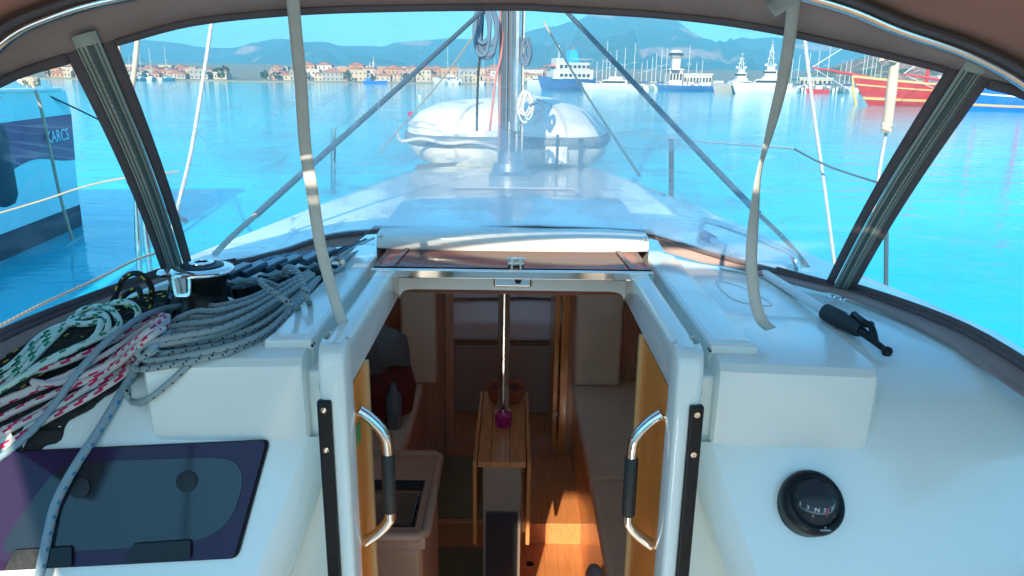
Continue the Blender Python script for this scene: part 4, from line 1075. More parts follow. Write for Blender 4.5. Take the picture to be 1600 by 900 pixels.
# clutches: three pairs of levers
for i, (px, py) in enumerate(((372, 436), (396, 433), (428, 426), (452, 422), (489, 414), (508, 410))):
    p = Z(px, py, -.468)
    k_ = Vector((.50, .86, .16)).normalized(); sd = Vector((0.86, -.5, 0)).normalized()
    lv = B().obox(p + Vector((0, 0, .020)), sd, k_, sd.cross(k_), .0160, .036, .009)
    if i % 2 == 0:
        cb = ob('rope_clutch', B().obox(p + sd * .017 + Vector((0, 0, -.018)), sd, Vector((.5, .86, 0)), (0, 0, 1), .036, .040, .018), BLACK, YB, bevel=.006, seg=3)
    ob('clutch_lever', lv, mat('lever_blue_black', (.014, .045, .08), .18, coat=.8), cb, bevel=.004, seg=3)
# organiser plate under the lever rack
b = B()
for i in range(6):
    p = Z(375 + i * 17, 462 - i * 4, -.49)
    b.lathe([(.018, -.004), (.018, .02), (.012, .024)], p, n=16)
ob('deck_organiser', b, BLACK, YB, smooth=45)

# starboard grab rail on the coachroof
gr = [S(1092, 372) , S(1096, 352, .03), S(1150, 362, .06), S(1200, 380, .06), S(1236, 396, .05), S(1245, 425)]
g0 = Vector((.62, 2.32, -.47)); 
gp = [Y(1092, 374, 2.42), Y(1098, 348, 2.46), Y(1110, 346, 2.44), Y(1160, 363, 2.26), Y(1210, 384, 2.08), Y(1238, 398, 2.0), Y(1246, 425, 1.98)]
ob('grab_rail', B().tube(spline(gp, 8), .011, 12), CHROME, YB, smooth=60)
rope('coachroof_groove_line', [S(1125, 420, .004), S(1185, 432, .004), S(1230, 452, .004), S(1262, 470, .004)], .003, WIRE, 'thin pale line lying on the starboard coachroof by the boathook')

ob('moulded_recess', B().tube(spline([S(*q, .001) for q in ((1118, 440), (1150, 446), (1186, 462), (1206, 477), (1172, 475), (1140, 464))], 6, True), .0022, 6), GEL, YB, smooth=60)
for q in ((1300, 466), (1316, 470), (268, 440)):
    ob('snap_fastener', B().lathe([(.008, 0), (.0085, .004), (.006, .008), (.002, .009)], S(*q, .012), n=14), CHROME, YB)
# boathook
A0, A1 = Y(1108, 372, 2.36), S(1300, 492, .020)
bhr = empty('boathook', A1); tag(bhr, 'white aluminium boathook with black plastic hook lying on the starboard deck', 'boathook')
A1b = S(1290, 487, .020)
ob('shaft', B().tube([A0, A0.lerp(A1b, .5), A1b], .0115, 16), mat('white_pole', (.66, .70, .70), .25, var=.05), bhr, smooth=60)
ob('end_cap', B().tube([A0 + (A0 - A1).normalized() * .05, A0 + (A0 - A1).normalized() * .045, A0 + (A1 - A0).normalized() * .03], [.014, .017, .0165], 16), BLUEP, bhr, smooth=60)
A2, A3, A4 = S(1346, 517, .022), S(1368, 535, .022), S(1386, 549, .024)
ob('grip', B().tube([A1b - (A1b - A2).normalized() * .012, A1b, A1b.lerp(A2, .45), A1b.lerp(A2, .5), A1b.lerp(A2, .9), A2], [.015, .0195, .0205, .0185, .0175, .014], 18), RUBBER, bhr, smooth=50)
ob('hook', B().tube([A2 - (A3 - A2).normalized() * .03, A2, A3, A4], [.014, .011, .007, .0065], 12).lathe([(.002, -.011), (.009, -.008), (.0115, 0), (.009, .008), (.002, .011)], A4, n=14)
   .tube(spline([A3, S(1362, 512, .04), S(1350, 503, .045), S(1335, 492, .04)], 6), [.0075] * 19, 10).lathe([(.002, -.008), (.007, -.005), (.0085, 0), (.007, .005), (.002, .008)], S(1335, 492, .04), n=12).lathe([(.002, -.008), (.007, -.005), (.009, 0), (.007, .005), (.002, .008)], S(1360, 507, .044), n=12), BLACK, bhr, smooth=60)

# ------------------------------------------------------------------ sprayhood
YT = 1.35
tube_xz = [(-1.14, -.62), (-1.12, -.42), (-1.08, -.20), (-1.0, -.055), (-.894, .052), (-.79, .100), (-.648, .134), (-.35, .182), (0, .203), (.3, .182), (.539, .134), (.664, .092), (.780, .058), (.89, .010), (.97, -.055), (1.04, -.19), (1.08, -.42), (1.10, -.62)]
tubeP = spline([(x, YT, z) for x, z in tube_xz], 6)
sh = empty('sprayhood', (0, 1.4, -.5)); sh.parent = YB; sh.location = sh.location - YB.location; 
def sob(name, b, m, **k):
    o = ob(name, b, m, None, **k); o.parent = sh; o.location = (0, 0, 0)
    o.data.transform(Matrix.Translation(-Vector((0, 1.4, -.5)))); return o
sob('bow_tube', B().tube(tubeP, .0115, 14), CHROME, smooth=60)
def dip(x): return 0
# roof going aft from the bow tube
YR = .607
rows = []
for k_ in range(9):
    t = k_ / 8; y = YT + .006 - (YT - YR) * t
    rows.append([(p.x * (1 + .01 * t), y, p.z + .012 + .055 * t * (1 if p.z > 0 else .5) + .006 * sin(pi * t) ) for p in tubeP])
sob('roof_fabric', B().grid(rows), CANVAS_R, smooth=60, solid=.003)
sob('roof_binding', B().grid([[(p.x * .992, YT - .022, p.z + .004) for p in tubeP], [(p.x * .992, YT - .050, p.z + .005) for p in tubeP]]), CANVAS_D, smooth=60, solid=.003)
sob('aft_bow_tube', B().tube([(p.x * 1.01, YR, p.z + .052) for p in tubeP], .0115, 10), CHROME, smooth=60)
# matched columns between window top edge and base seam (photograph coordinates, real depths)
topc = [((-180, 240), 1.10), ((0, 123), 1.36), ((103, 84), 1.385), ((180, 62), 1.395), ((300, 30), 1.41), ((450, 14), 1.42), ((600, 8), 1.425), ((800, 6), 1.43), ((870, 9), 1.43), ((1050, 20), 1.425), ((1200, 40), 1.415), ((1370, 78), 1.40), ((1480, 105), 1.39), ((1548, 124), 1.38), ((1620, 150), 1.36), ((1800, 260), 1.10)]
TOP = [Y(q[0], q[1], y) for q, y in topc]
basec = [((-160, 640), -.56), ((0, 530), -.53), ((255, 430), -.505), ((303, 420), -.50), ((370, 410), -.49), ((440, 394), -.475), ((549, 365), -.44), ((800, 357), -.413), ((870, 358), -.413), ((1000, 366), -.43), ((1120, 400), -.475), ((1210, 424), -.49), ((1288, 445), -.50), ((1334, 455), -.505), ((1510, 521), -.52), ((1700, 640), -.56)]
BASE = [Z(q[0], q[1], z) for q, z in basec]
print('BASE', [tuple(round(c, 2) for c in p) for p in BASE])
def sub(a, k=4):
    out = []
    for i in range(len(a) - 1):
        for j in range(k): out.append(a[i].lerp(a[i + 1], j / k))
    out.append(a[-1]); return out
def curve_slice(C, i0, i1, k=6): return spline(C, k)[i0 * k:i1 * k + 1]
def ruled(i0, i1, f0=0.0, f1=1.0, off=0.0, nrow=10, k=6, belly=.02):
    a = curve_slice(TOP, i0, i1, k); c = curve_slice(BASE, i0, i1, k); rows = []
    for j in range(nrow + 1):
        f = f0 + (f1 - f0) * j / nrow; rows.append([p.lerp(q, f) + Vector((0, off + belly * sin(pi * f), 0)) for p, q in zip(a, c)])
    return rows
sob('valance', B().grid([[(p.x, p.y, p.z) for p in curve_slice([Vector((x, YT, z)) for x, z in [(-1.10, -.27), (-.965, -.01), (-.862, .068), (-.79, .100), (-.62, .139), (-.42, .172), (-.22, .194), (0, .203), (.09, .200), (.28, .184), (.47, .155), (.66, .096), (.765, .064), (.84, .035), (.915, -.005), (1.06, -.27)]], 0, 15)], curve_slice(TOP, 0, 15)]), CANVAS, smooth=60, solid=.003)
sob('window_pane', B().grid(ruled(3, 12)), VINYL, smooth=70)
o = sob('window_pane', B().grid(ruled(0, 2)), VINYL_S, smooth=70)
o = sob('window_pane', B().grid(ruled(13, 15)), VINYL_S, smooth=70)
sob('window_edging', B().grid(ruled(3, 12, 0, .018, -.003, 1)).grid(ruled(0, 2, 0, .03, -.003, 1)).grid(ruled(13, 15, 0, .03, -.003, 1)), CANVAS_D, smooth=60, solid=.004)
def strip_cols(a0, b0, a1, b1, off, nrow=14):                        # fabric strip between two straight lines
    return [[a0.lerp(b0, j / nrow) + Vector((0, off + .02 * sin(pi * j / nrow), 0)), a1.lerp(b1, j / nrow) + Vector((0, off + .02 * sin(pi * j / nrow), 0))] for j in range(nrow + 1)]
for (i, sgn) in ((2, 1), (12, -1)):
    TA, TB, BA, BB_ = TOP[i], TOP[i + 1], BASE[i], BASE[i + 1]
    def L(f, a, b): return a.lerp(b, f)
    out_, in_ = (0, 1)
    f0, f1, f2, f3 = (0, .27, .75, 1) if sgn > 0 else (0, .25, .73, 1)
    up = .012
    sob('pillar_fabric', B().grid(strip_cols(L(f0, TA, TB), L(f0, BA, BB_), L(f1 + .03, TA, TB), L(f1 + .03, BA, BB_), -.001)).grid(strip_cols(L(f2 - .03, TA, TB), L(f2 - .03, BA, BB_), L(f3, TA, TB), L(f3, BA, BB_), -.001)), CANVAS_D, smooth=60, solid=.003)
    ext = lambda p, q: p + (p - q).normalized() * .028
    zt = sob('zip_tape', B().grid(strip_cols(ext(L(f1, TA, TB), L(f1, BA, BB_)), L(f1, BA, BB_), ext(L(f2, TA, TB), L(f2, BA, BB_)), L(f2, BA, BB_), -.009)), ZIPT, smooth=60, solid=.003)
    # folds and teeth
    for f in (f1 + .06, f1 + .15, f2 - .13, f2 - .05):
        P = [L(f, TA, TB).lerp(L(f, BA, BB_), j / 12) + Vector((0, -.012 + .02 * sin(pi * j / 12), 0)) for j in range(13)]
        sob('tape_seam', B().tube(P, .0013, 6), mat('seam_thread', (.13, .15, .135), .8), smooth=60)
    b = B(); fm = (f1 + f2) / 2 + (.02 if sgn > 0 else .0)
    N = 95
    A_, C_ = L(fm, TA, TB), L(fm, BA, BB_); ax = (C_ - A_).normalized(); sd = ax.cross(Vector((0, 1, 0))).normalized()
    for j in range(N):
        t = .05 + .93 * j / N
        p = A_.lerp(C_, t) + Vector((0, -.0125 + .02 * sin(pi * t), 0)) + sd * (.0022 if j % 2 else -.0022)
        b.obox(p, (sd + ax * (.5 if j % 2 else -.5)), ax, Vector((0, 1, 0)), .0046, .0011, .0016)
    sob('zip_teeth', b, ZIPD, smooth=0, kind='stuff')
    sob('zip_cord', B().tube([A_.lerp(C_, j / 12) + Vector((0, -.0105 + .02 * sin(pi * j / 12), 0)) for j in range(13)], .004, 6, flat=(1.6, .5, (0, 1, 0))), mat('zip_dark_tape', (.10, .13, .125), .8), smooth=60)  # dark strip laid under the zip teeth
# base seam: dark bolt-rope band lying along the coachroof, wider towards the sides
bs = spline(BASE, 6); b = B()
def band_w(p): return .012 + (.042 if p.x > 0 else .014) * min(1, max(0, abs(p.x) - .60) / .35)
sob('base_seam', B().tube([p + Vector((0, -.002, .002)) for p in bs], .0085, 10), CANVAS_D, smooth=60)
rows = [[], [], [], []]
for p in bs:
    w_ = band_w(p); inw = Vector((-p.x * .7, -.55, 0)); inw = inw.normalized() if abs(p.x) > .4 else Vector((0, -1, 0))
    q = p + inw * w_
    zq = deck_z(q.x, q.y) + .006 if abs(q.x) > .42 else -.418
    for k_, t_ in enumerate((0, .35, .7, 1)):
        m_ = p.lerp(q, t_); dz_ = max(deck_z(m_.x, m_.y) + (.016 if k_ < 3 else .008), p.z - .03)
        rows[k_].append(Vector((m_.x, m_.y, max(p.z + (zq - p.z) * t_, dz_) if abs(q.x) > .42 else p.z + (zq - p.z) * t_ + .004)))
sob('base_skirt', B().grid(rows), CANVAS, smooth=60, solid=.003)
rows2 = [[p + Vector((0, 0, .005)), p.lerp(TOP[0], 0)] for p in bs]
# stitched window bottom edging
for a_, c_, f_ in ((0, 2, .955), (13, 15, .955), (3, 4, .975), (11, 12, .97)): sob('lower_edging', B().grid(ruled(a_, c_, f_, 1.0, -.003, 1)), CANVAS_D, smooth=60, solid=.004)
# hanging straps
def strap(pts, wd, nm='roof_strap', twist=None):
    P = spline([Y(a, c, d) for a, c, d in pts], 7); n = len(P); b = B(); g = []
    for k_, p in enumerate(P):
        t = (P[min(k_ + 1, n - 1)] - P[max(k_ - 1, 0)]).normalized()
        ang = twist(k_ / (n - 1)) if twist else 0
        sd = Vector((cos(ang), sin(ang), 0)); sd = (sd - t * sd.dot(t)).normalized()
        g.append([p - sd * wd / 2, p - sd * wd / 6, p + sd * wd / 6, p + sd * wd / 2])
    b.grid(g); return sob(nm, b, WEB, smooth=60, solid=.0016)
strap([(455, -30, 1.36), (463, 60, 1.365), (470, 130, 1.37), (477, 230, 1.37), (488, 300, 1.37), (500, 380, 1.37), (515, 440, 1.375), (530, 490, 1.38), (541, 517, 1.385)], .0225)
strap([(1243, -30, 1.36), (1235, 50, 1.365), (1222, 130, 1.37), (1202, 210, 1.37), (1186, 270, 1.37), (1178, 340, 1.36), (1174, 410, 1.36), (1180, 470, 1.37), (1190, 500, 1.38), (1204, 514, 1.40)], .022, twist=lambda t: .9 * math.exp(-((t - .42) / .14) ** 2))
strap([(1240, -12, 1.345), (1222, 4, 1.34), (1204, 15, 1.335)], .03, 'strap_tab')
# bimini unseen over the cockpit, added to shade the bulkhead and cabin
bm_ = empty('shade_bimini', (0, -1.2, .6)); bm_.parent = YB; bm_.location = Vector((0, -1.2, .6)) - YB.location
def bob(name, b, m, **k):
    o = ob(name, b, m, None, **k); o.parent = bm_; o.location = (0, 0, 0); o.data.transform(Matrix.Translation(-Vector((0, -1.2, .6)))); return o
bob('shade_bimini_top', B().grid([[(x, y, .6 - .06 * (x / 1.4) ** 4) for x in [-1.5 + i * .15 for i in range(21)]] for y in (-.35, -1.0, -1.6, -2.2)]), CREAMC)
bob('sun_gap_curtain', B().box(-1.5, -.955, -2.21, -2.2, .24, .6).box(-.725, 1.5, -2.21, -2.2, .24, .6), CREAMC)  # added curtain, its gap shaped to throw the sun patch below
for y in (-.35, -2.2): bob('shade_bimini_frame', B().tube(spline([(-1.35, y * .6 - .6, -.9), (-1.4, y, .3), (-1.2, y, .58), (0, y, .61), (1.2, y, .58), (1.4, y, .3), (1.35, y * .6 - .6, -.9)], 6), .012, 10), CHROME)

# ------------------------------------------------------------------ mast and rigging
MY = 3.9
mx_ = Y(797, 200, MY).x
b = B()
ms = [(.064 * cos(a) + 0, .085 * sin(a)) for a in [i * 2 * pi / 20 for i in range(20)]]
b.grid([[(mx_ + x, MY + y, z) for x, y in ms] for z in (-.52, 1.0, 6.0, 9.5)], close_u=True); ob('mast', b, ALU, YB, smooth=50)
ob('mast_track', B().box(mx_ - .012, mx_ + .012, MY - .096, MY - .082, -.2, 9.4), mat('dark_track', (.05, .055, .06), .5), YB)
ob('mast_collar', B().lathe([(.11, 0), (.11, .03), (.09, .05), (.085, .09)], (mx_, MY, -.51), n=24), ALU, YB)
for (dx, c, m_) in ((-.040, .012, DARKLINE), (-.020, .007, HALY), (.018, .014, M_('dark_track')), (.034, .008, WIRE), (-.052, .006, REDR), (-.030, .010, M_('dark_track')), (.004, .008, HALY), (.050, .009, DARKLINE), (.062, .007, WIRE)):
    rope('halyard', [(mx_ + dx * 1.0, MY - .11, -.35), (mx_ + dx, MY - .115, .1), (mx_ + dx, MY - .115, 2.0), (mx_ + dx * .5, MY - .1, 8)], c * .75, m_, parent=YB, k=3)
rope('halyard', [Y(745, 205, 3.7), Y(747, 120, 3.72), Y(755, 20, 3.75), Y(760, -200, 3.8)], .006, R_BLACK, parent=YB, k=4)
rope('halyard', [Y(765, 205, 3.7), Y(775, 120, 3.74), Y(785, 60, 3.78), Y(788, -200, 3.8)], .006, REDR, parent=YB, k=4)
ob('boom_vang', B().tube([(mx_ + .03, MY - .12, -.25), (mx_ + .035, MY - .2, 1.3)], .022, 10), ALU, YB)
ob('boom', B().tube([(mx_, MY - .1, 1.05), (mx_, 1.0, 1.10), (mx_, -.6, 1.12)], .065, 14), ALU, YB, smooth=50)
def coil_hang(pxs, top, bot, depth, m, label, turns, wd, r=.009):
    pts = []
    for i in range(turns):
        f = i / turns; w1 = wd * (1 - .35 * abs(f - .5) + rnd.uniform(-.2, .2)); cxp = pxs + rnd.uniform(-.4, .4) * wd * .5
        bt = bot - rnd.uniform(0, .30) * (bot - top)
        dd = depth - .03 * rnd.random()
        pts += [Y(cxp - w1 * .15, top, dd), Y(cxp - w1 * .5, top + (bt - top) * .55, dd), Y(cxp - w1 * .35, bt - 4, dd), Y(cxp, bt + 3, dd - .01), Y(cxp + w1 * .35, bt - 5, dd), Y(cxp + w1 * .5, top + (bt - top) * .5, dd), Y(cxp + w1 * .1, top, dd)]
    return rope('halyard_coil', pts, r, m, label, 'rope coil', k=5, n=7)
coil_hang(757, 0, 90, 3.72, HALY, 'blue grey halyard coil hanging on the port side of the mast', 7, 30)
coil_hang(823, 62, 102, 3.74, HALY, 'small blue grey rope coil hanging on the starboard side of the mast', 4, 13, .007)
coil_hang(822, 145, 190, 3.70, WIRE, 'bundle of pale rope hanging at the starboard foot of the mast', 5, 22, .006)
rope('blue_line_end', [Y(828, 165, 3.68), Y(840, 160, 3.66), Y(850, 168, 3.66), Y(835, 175, 3.66), Y(846, 182, 3.66), Y(833, 195, 3.67)], .006, HALY, 'short blue grey rope tail beside the mast foot bundle')
# dark stays from the mast foot area out to the side decks
rope('stay', [Y(757, 14, 3.7), Y(640, 121, 3.1), Y(520, 228, 2.6), Y(400, 336, 2.22)], .0105, DARKLINE, 'thick dark stay slanting from the mast down to the port coachroof', 'stay', k=3, group=None)
rope('stay', [Y(400, 336, 2.22), Y(362, 370, 2.12), Y(335, 398, 2.04)], .0085, R_BEIGE, 'beige rope tail at the foot of the port stay', 'rope', k=3)
rope('stay', [Y(868, 0, 3.7), Y(970, 108, 3.15), Y(1080, 225, 2.7), Y(1185, 334, 2.3)], .0105, DARKLINE, 'thick dark stay slanting from the mast down to the starboard coachroof', 'stay', k=3)
rope('stay', [Y(1185, 334, 2.3), Y(1230, 378, 2.2), Y(1270, 428, 2.05)], .0075, R_BEIGE, 'beige rope tail at the foot of the starboard stay', 'rope', k=3)
rope('thin_line', [Y(850, 35, 5.5), Y(905, 130, 5.2), Y(950, 200, 4.9), Y(1000, 275, 4.4)], .007, R_BEIGE, 'thin pale line slanting down beyond the dinghy to starboard', k=3)
rope('thin_line', [Y(744, 50, 5.5), Y(700, 112, 6.0), Y(660, 160, 6.5), Y(590, 240, 7)], .006, R_BEIGE, 'thin yellowish line slanting down from the mast to port', k=3)
# shrouds
def shroud(p0, p1, r, m, nm='shroud'):
    P = [p0.lerp(p1, t) for t in (0, .25, .5, .75, 1)]
    return ob(nm, B().tube(P, r, 8), m, YB, smooth=60)
rope('shroud', [Y(333, 20, 3.4), Y(318, 120, 3.3), Y(298, 240, 3.15), Y(276, 330, 3.05), Y(255, 420, 3.0)], .0085, WIRE, parent=YB, k=4)
rope('shroud', [Y(1253, 20, 3.1), Y(1268, 150, 3.1), Y(1288, 290, 3.1), Y(1303, 405, 3.1), Y(1312, 470, 3.1)], .0075, WIRE, parent=YB, k=4)
rope('shroud', [Y(218, 30, 3.2), Y(210, 110, 3.2), Y(204, 150, 3.2)], .011, CREAMR, parent=YB, k=4)
rope('shroud', [Y(182, 50, 3.3), Y(188, 90, 3.3)], .006, CREAMR, parent=YB, k=4)
for (x0, x1) in ((212, 220), (221, 238)):
    ob('turnbuckle', B().tube([Y(x0, 300, 3.1), Y((x0 + x1) / 2, 380, 3.08), Y(x1, 450, 3.06)], [.008, .014, .010], 10), CHROME, YB, smooth=60)
ob('shroud', B().tube([Y(1402, 60, 3.0), Y(1392, 150, 3.0), Y(1385, 205, 3.0)], [.016, .020, .018], 10), CREAMR, YB, smooth=60)
rope('shroud', [Y(1385, 205, 3.0), Y(1372, 280, 3.0), Y(1360, 360, 3.0)], .007, WIRE, parent=YB, k=4)
rope('shroud_tie', [Y(1392, 80, 2.97), Y(1398, 86, 2.97), Y(1390, 93, 2.97), Y(1402, 95, 2.97), Y(1386, 88, 2.97), Y(1376, 95, 2.97), Y(1384, 84, 2.97)], .009, CREAMR, parent=YB, k=5)
rope('shroud_tie', [Y(1378, 194, 2.97), Y(1392, 196, 2.96), Y(1380, 200, 2.96), Y(1391, 204, 2.96), Y(1378, 204, 2.97)], .009, CREAMR, parent=YB, k=5)
ob('backstay_rod', B().tube([Y(1385, 360, 2.9), Y(1384, 470, 2.9)], .009, 8), DARKLINE, YB)
# stanchions and lifelines
for (a, c, e, d) in ((521, 200, 296, 5.2), (1049, 217, 312, 5.0)):
    p, q = Y(a, c, d), Y(a, e, d); sg = -1 if a < 800 else 1
    ob('stanchion', B().tube([p, p.lerp(q, .5), q, Vector((q.x, q.y, -.8))], .017, 10), M_('dark_track') if a > 800 else CHROME, YB)
rope('lifeline', [Y(1240, 232, 3.0), Y(1300, 262, 3.0), Y(1420, 300, 2.8)], .004, DARKLINE, parent=YB, k=3)
rope('lifeline', [Y(980, 205, 6.3), Y(1049, 217, 5.0), Y(1240, 232, 3.0)], .004, WIRE, parent=YB, k=3)

# ------------------------------------------------------------------ dinghy upturned on the foredeck
dc = Y(792, 222, 4.55)
dg = empty('inflatable_dinghy', (dc.x, dc.y, -.54)); tag(dg, 'white inflatable dinghy lying upside down on the foredeck behind the mast', 'dinghy')
Wd = .68; Ld = 1.10
dzz = lambda z: -.125 + (z + .105) * .86
def dingh(z0, z1, sx=1.0, n=56, rows=12, rnd_top=True):
    out = []
    for j in range(rows + 1):
        t = j / rows; z = z0 + (z1 - z0) * t
        out.append((t, z))
    return out
b = B(); rows = []
for (f, z) in ((.60, -.62), (.80, -.60), (.92, -.55), (.985, -.48), (1.0, -.42), (1.0, -.37), (.985, -.30), (.95, -.23), (.88, -.175), (.76, -.14), (.55, -.118), (.3, -.108), (.05, -.105)):
    row = []
    for i in range(64):
        a = 2 * pi * i / 64; ca, sa = cos(a), sin(a); e = .52
        X = (abs(ca) ** e) * (1 if ca > 0 else -1) * Wd * f; Yy = (abs(sa) ** e) * (1 if sa > 0 else -1) * Ld * (f if f > .5 else f)
        row.append((dc.x + X, dc.y + 1.0 + Yy, dzz(z) + .012 * sin(X * 7) - (.05 * (X / Wd) ** 2 if z > -.3 else 0) + .006 * noise.noise(Vector((X * 5, Yy * 5, z * 9)))))
    rows.append(row)
b.grid(rows, close_u=True); b.f.append(list(range(64))[::-1]); b.f.append([12 * 64 + i for i in range(64)])
ob('dinghy_hull', b, HYP, dg, smooth=60)
b = B(); g = []
for (f, z) in ((1.004, -.425), (1.022, -.405), (1.026, -.385), (1.022, -.36), (1.004, -.345)):
    row = []
    for i in range(64):
        a = 2 * pi * i / 64; ca, sa = cos(a), sin(a); e = .52
        row.append((dc.x + (abs(ca) ** e) * (1 if ca > 0 else -1) * Wd * f, dc.y + 1.0 + (abs(sa) ** e) * (1 if sa > 0 else -1) * Ld * f, dzz(z)))
    g.append(row)
b.grid(g, close_u=True); ob('rubbing_strake', b, HYPG, dg, smooth=60)
ya = dc.y + 1.0 - Ld
for sx_ in (-.45, .0, .52):
    P = []
    for (f, z) in ((.985, -.48), (1.0, -.42), (1.0, -.37), (.985, -.30), (.95, -.23), (.88, -.175), (.76, -.14), (.55, -.118)):
        xx = dc.x + sx_ * Wd * f; ca = abs(sx_) ** (1 / .52); sa = sqrt(max(0, 1 - ca * ca)) ** .52
        P.append((xx, dc.y + 1.0 - sa * Ld * f, dzz(z) + .012 * sin(sx_ * Wd * f * 7) - (.05 * (sx_ * f) ** 2 if z > -.3 else 0) + .004))
    ob('seam_tape', B().tube(spline(P, 4), .012, 6, flat=(1.0, .5, (0, 0, 1))), mat('seam_grey', (.50, .49, .45), .6), dg, smooth=60)
rope('grab_line', [(dc.x - .66, ya + .10, -.33), (dc.x - .62, ya - .02, -.36), (dc.x - .5, ya - .03, -.345), (dc.x - .35, ya - .03, -.37), (dc.x - .2, ya - .03, -.36), (dc.x - .05, ya - .03, -.39)], .011, WIRE, parent=dg)
for dx, z0, z1, wd in ((.30, -.56, -.31, .016), (.44, -.58, -.33, .028)):
    ob('lashing_strap', B().box(dc.x + dx - wd / 2, dc.x + dx + wd / 2, ya - .034, ya - .028, z0, z1), mat('navy_webbing', (.02, .05, .08), .8), dg)
ob('transom_patch', B().box(dc.x + .23, dc.x + .36, ya - .030, ya - .024, -.48, -.38), HYP, dg, bevel=.005)
ob('oar_blade', B().prism([(dc.x - .55, ya - .10, -.52), (dc.x - .30, ya - .14, -.49), (dc.x - .28, ya - .14, -.47), (dc.x - .52, ya - .10, -.49)], (0, .03, .0)), mat('dark_oar', (.06, .07, .07), .6), dg)
# ------------------------------------------------------------------ ropes on the port coachroof
def PP(lst): return [S(a, c, h) for a, c, h in lst]
rr = random.Random(5)
# black cloth bag beneath the coils
poly = [(300, 452), (262, 452), (180, 475), (90, 508), (0, 545), (-80, 590), (-80, 800), (-20, 790), (38, 742), (60, 705), (78, 690), (100, 690), (98, 665), (140, 640), (176, 612), (206, 588), (235, 560), (262, 520), (300, 490)]
def inside(x, y):
    c = False; j = len(poly) - 1
    for i in range(len(poly)):
        xi, yi = poly[i]; xj, yj = poly[j]
        if (yi > y) != (yj > y) and x < (xj - xi) * (y - yi) / (yj - yi) + xi: c = not c
        j = i
    return c
b = B(); idx = {}
stp = 4
for px in range(-80, 305, stp):
    for py in range(450, 800, stp):
        if inside(px + stp / 2 + 3 * noise.noise(Vector((px * .05, py * .05, 0))), py + stp / 2 + 6 * noise.noise(Vector((px * .06, py * .06, 5)))):
            f = []
            for (qx, qy) in ((px, py), (px + stp, py), (px + stp, py + stp), (px, py + stp)):
                if (qx, qy) not in idx:
                    p = S(qx, qy, .006 + .010 * abs(noise.fractal(Vector((qx * .02, qy * .03, 1)), 1, 2, 4)))
                    idx[(qx, qy)] = len(b.v); b.v.append(p)
                f.append(idx[(qx, qy)])
            b.f.append(f)
ecount = {}
for f in b.f:
    for q in range(4):
        e = tuple(sorted((f[q], f[(q + 1) % 4]))); ecount[e] = ecount.get(e, 0) + 1
nbr = {}
for e, c_ in ecount.items():
    if c_ == 1: nbr.setdefault(e[0], []).append(e[1]); nbr.setdefault(e[1], []).append(e[0])
for _ in range(14):
    new = {i: (b.v[i] * .4 + sum((b.v[j] for j in js), Vector()) / len(js) * .6) for i, js in nbr.items()}
    for i, v in new.items(): b.v[i] = v
o = ob('cloth_bag', b, BLACKCL, smooth=60, solid=.004, org=b.v[0]); tag(o, 'crumpled black cloth bag spread under the rope coils to port', 'bag')
for pl, lab in (([(48, 650), (88, 622), (80, 640), (56, 664), (36, 700), (34, 676)], 'white paper label showing between the black cloth folds, the upper one'), ([(-10, 688), (18, 678), (24, 694), (22, 720), (4, 744), (-14, 752)], 'white rounded tag at the lower edge of the black cloth')):
    q = [S(a, c, .024) for a, c in pl]
    o = ob('paper_tag', B().prism(q, (0, -.0005, .002)), PAPER, org=q[0]); tag(o, lab, 'tag')

def coil(name, loops, r, m, label, k=9):
    pts = []
    for lp in loops: pts += PP(lp)
    return rope(name, pts, r, m, label, 'rope coil', k=k, n=9)
# black and yellow coil (highest up, along the sprayhood base)
L_ = []
for i in range(7):
    o1 = i * 9
    L_.append([(-40, 585 + o1, .015 + .004 * i), (70, 528 + o1 * .9, .02), (170, 480 + o1 * .7, .022 + .003 * i), (262, 455 + o1 * .5, .02), (283 - i * 3, 462 + o1 * .5, .02), (250, 480 + o1 * .4, .03), (150, 510 + o1 * .5, .03), (60, 552 + o1 * .6, .03), (-40, 600 + o1, .03)])
coil('rope_coil', L_, .0058, R_BLACK, 'black rope coil with yellow flecks lying along the sprayhood base')
rope('rope_bight', PP([(150, 500, .03), (176, 470, .06), (190, 440, .10), (205, 428, .13), (222, 430, .13), (236, 448, .10), (236, 470, .05), (225, 490, .03), (190, 470, .04), (215, 450, .07), (222, 470, .05), (240, 480, .03), (270, 474, .02), (282, 480, .02)]), .0062, R_BLACK, 'raised loop of black yellow flecked rope beside the winch', k=8)
# white and green coil
L_ = []
for i in range(3):
    a = i * 12
    L_.append([(-50, 640 - a, .03), (20, 592 - a, .035), (60, 552 - a, .04), (100, 512 - a * .6 + i * 5, .05), (130 + i * 2, 484 + i * 11, .06), (165 - i * 4, 480 + i * 11, .065), (184 - i * 15, 496 + i * 10, .06), (182 - i * 18, 514 + i * 7, .05), (140 - i * 6, 534 + i * 3, .05), (80, 560 + i * 2, .045), (30, 590 + i, .04), (-50, 640, .035)])
coil('rope_coil', L_, .0066, R_GREEN, 'white rope coil with green flecks in the middle of the port rope pile')
rope('rope_bight', PP([(150, 490, .05), (175, 474, .07), (200, 473, .08), (215, 484, .07), (213, 500, .05), (200, 520, .04), (170, 535, .04)]), .0066, R_GREEN, 'small upper loop of green flecked white rope near the winch', k=8)
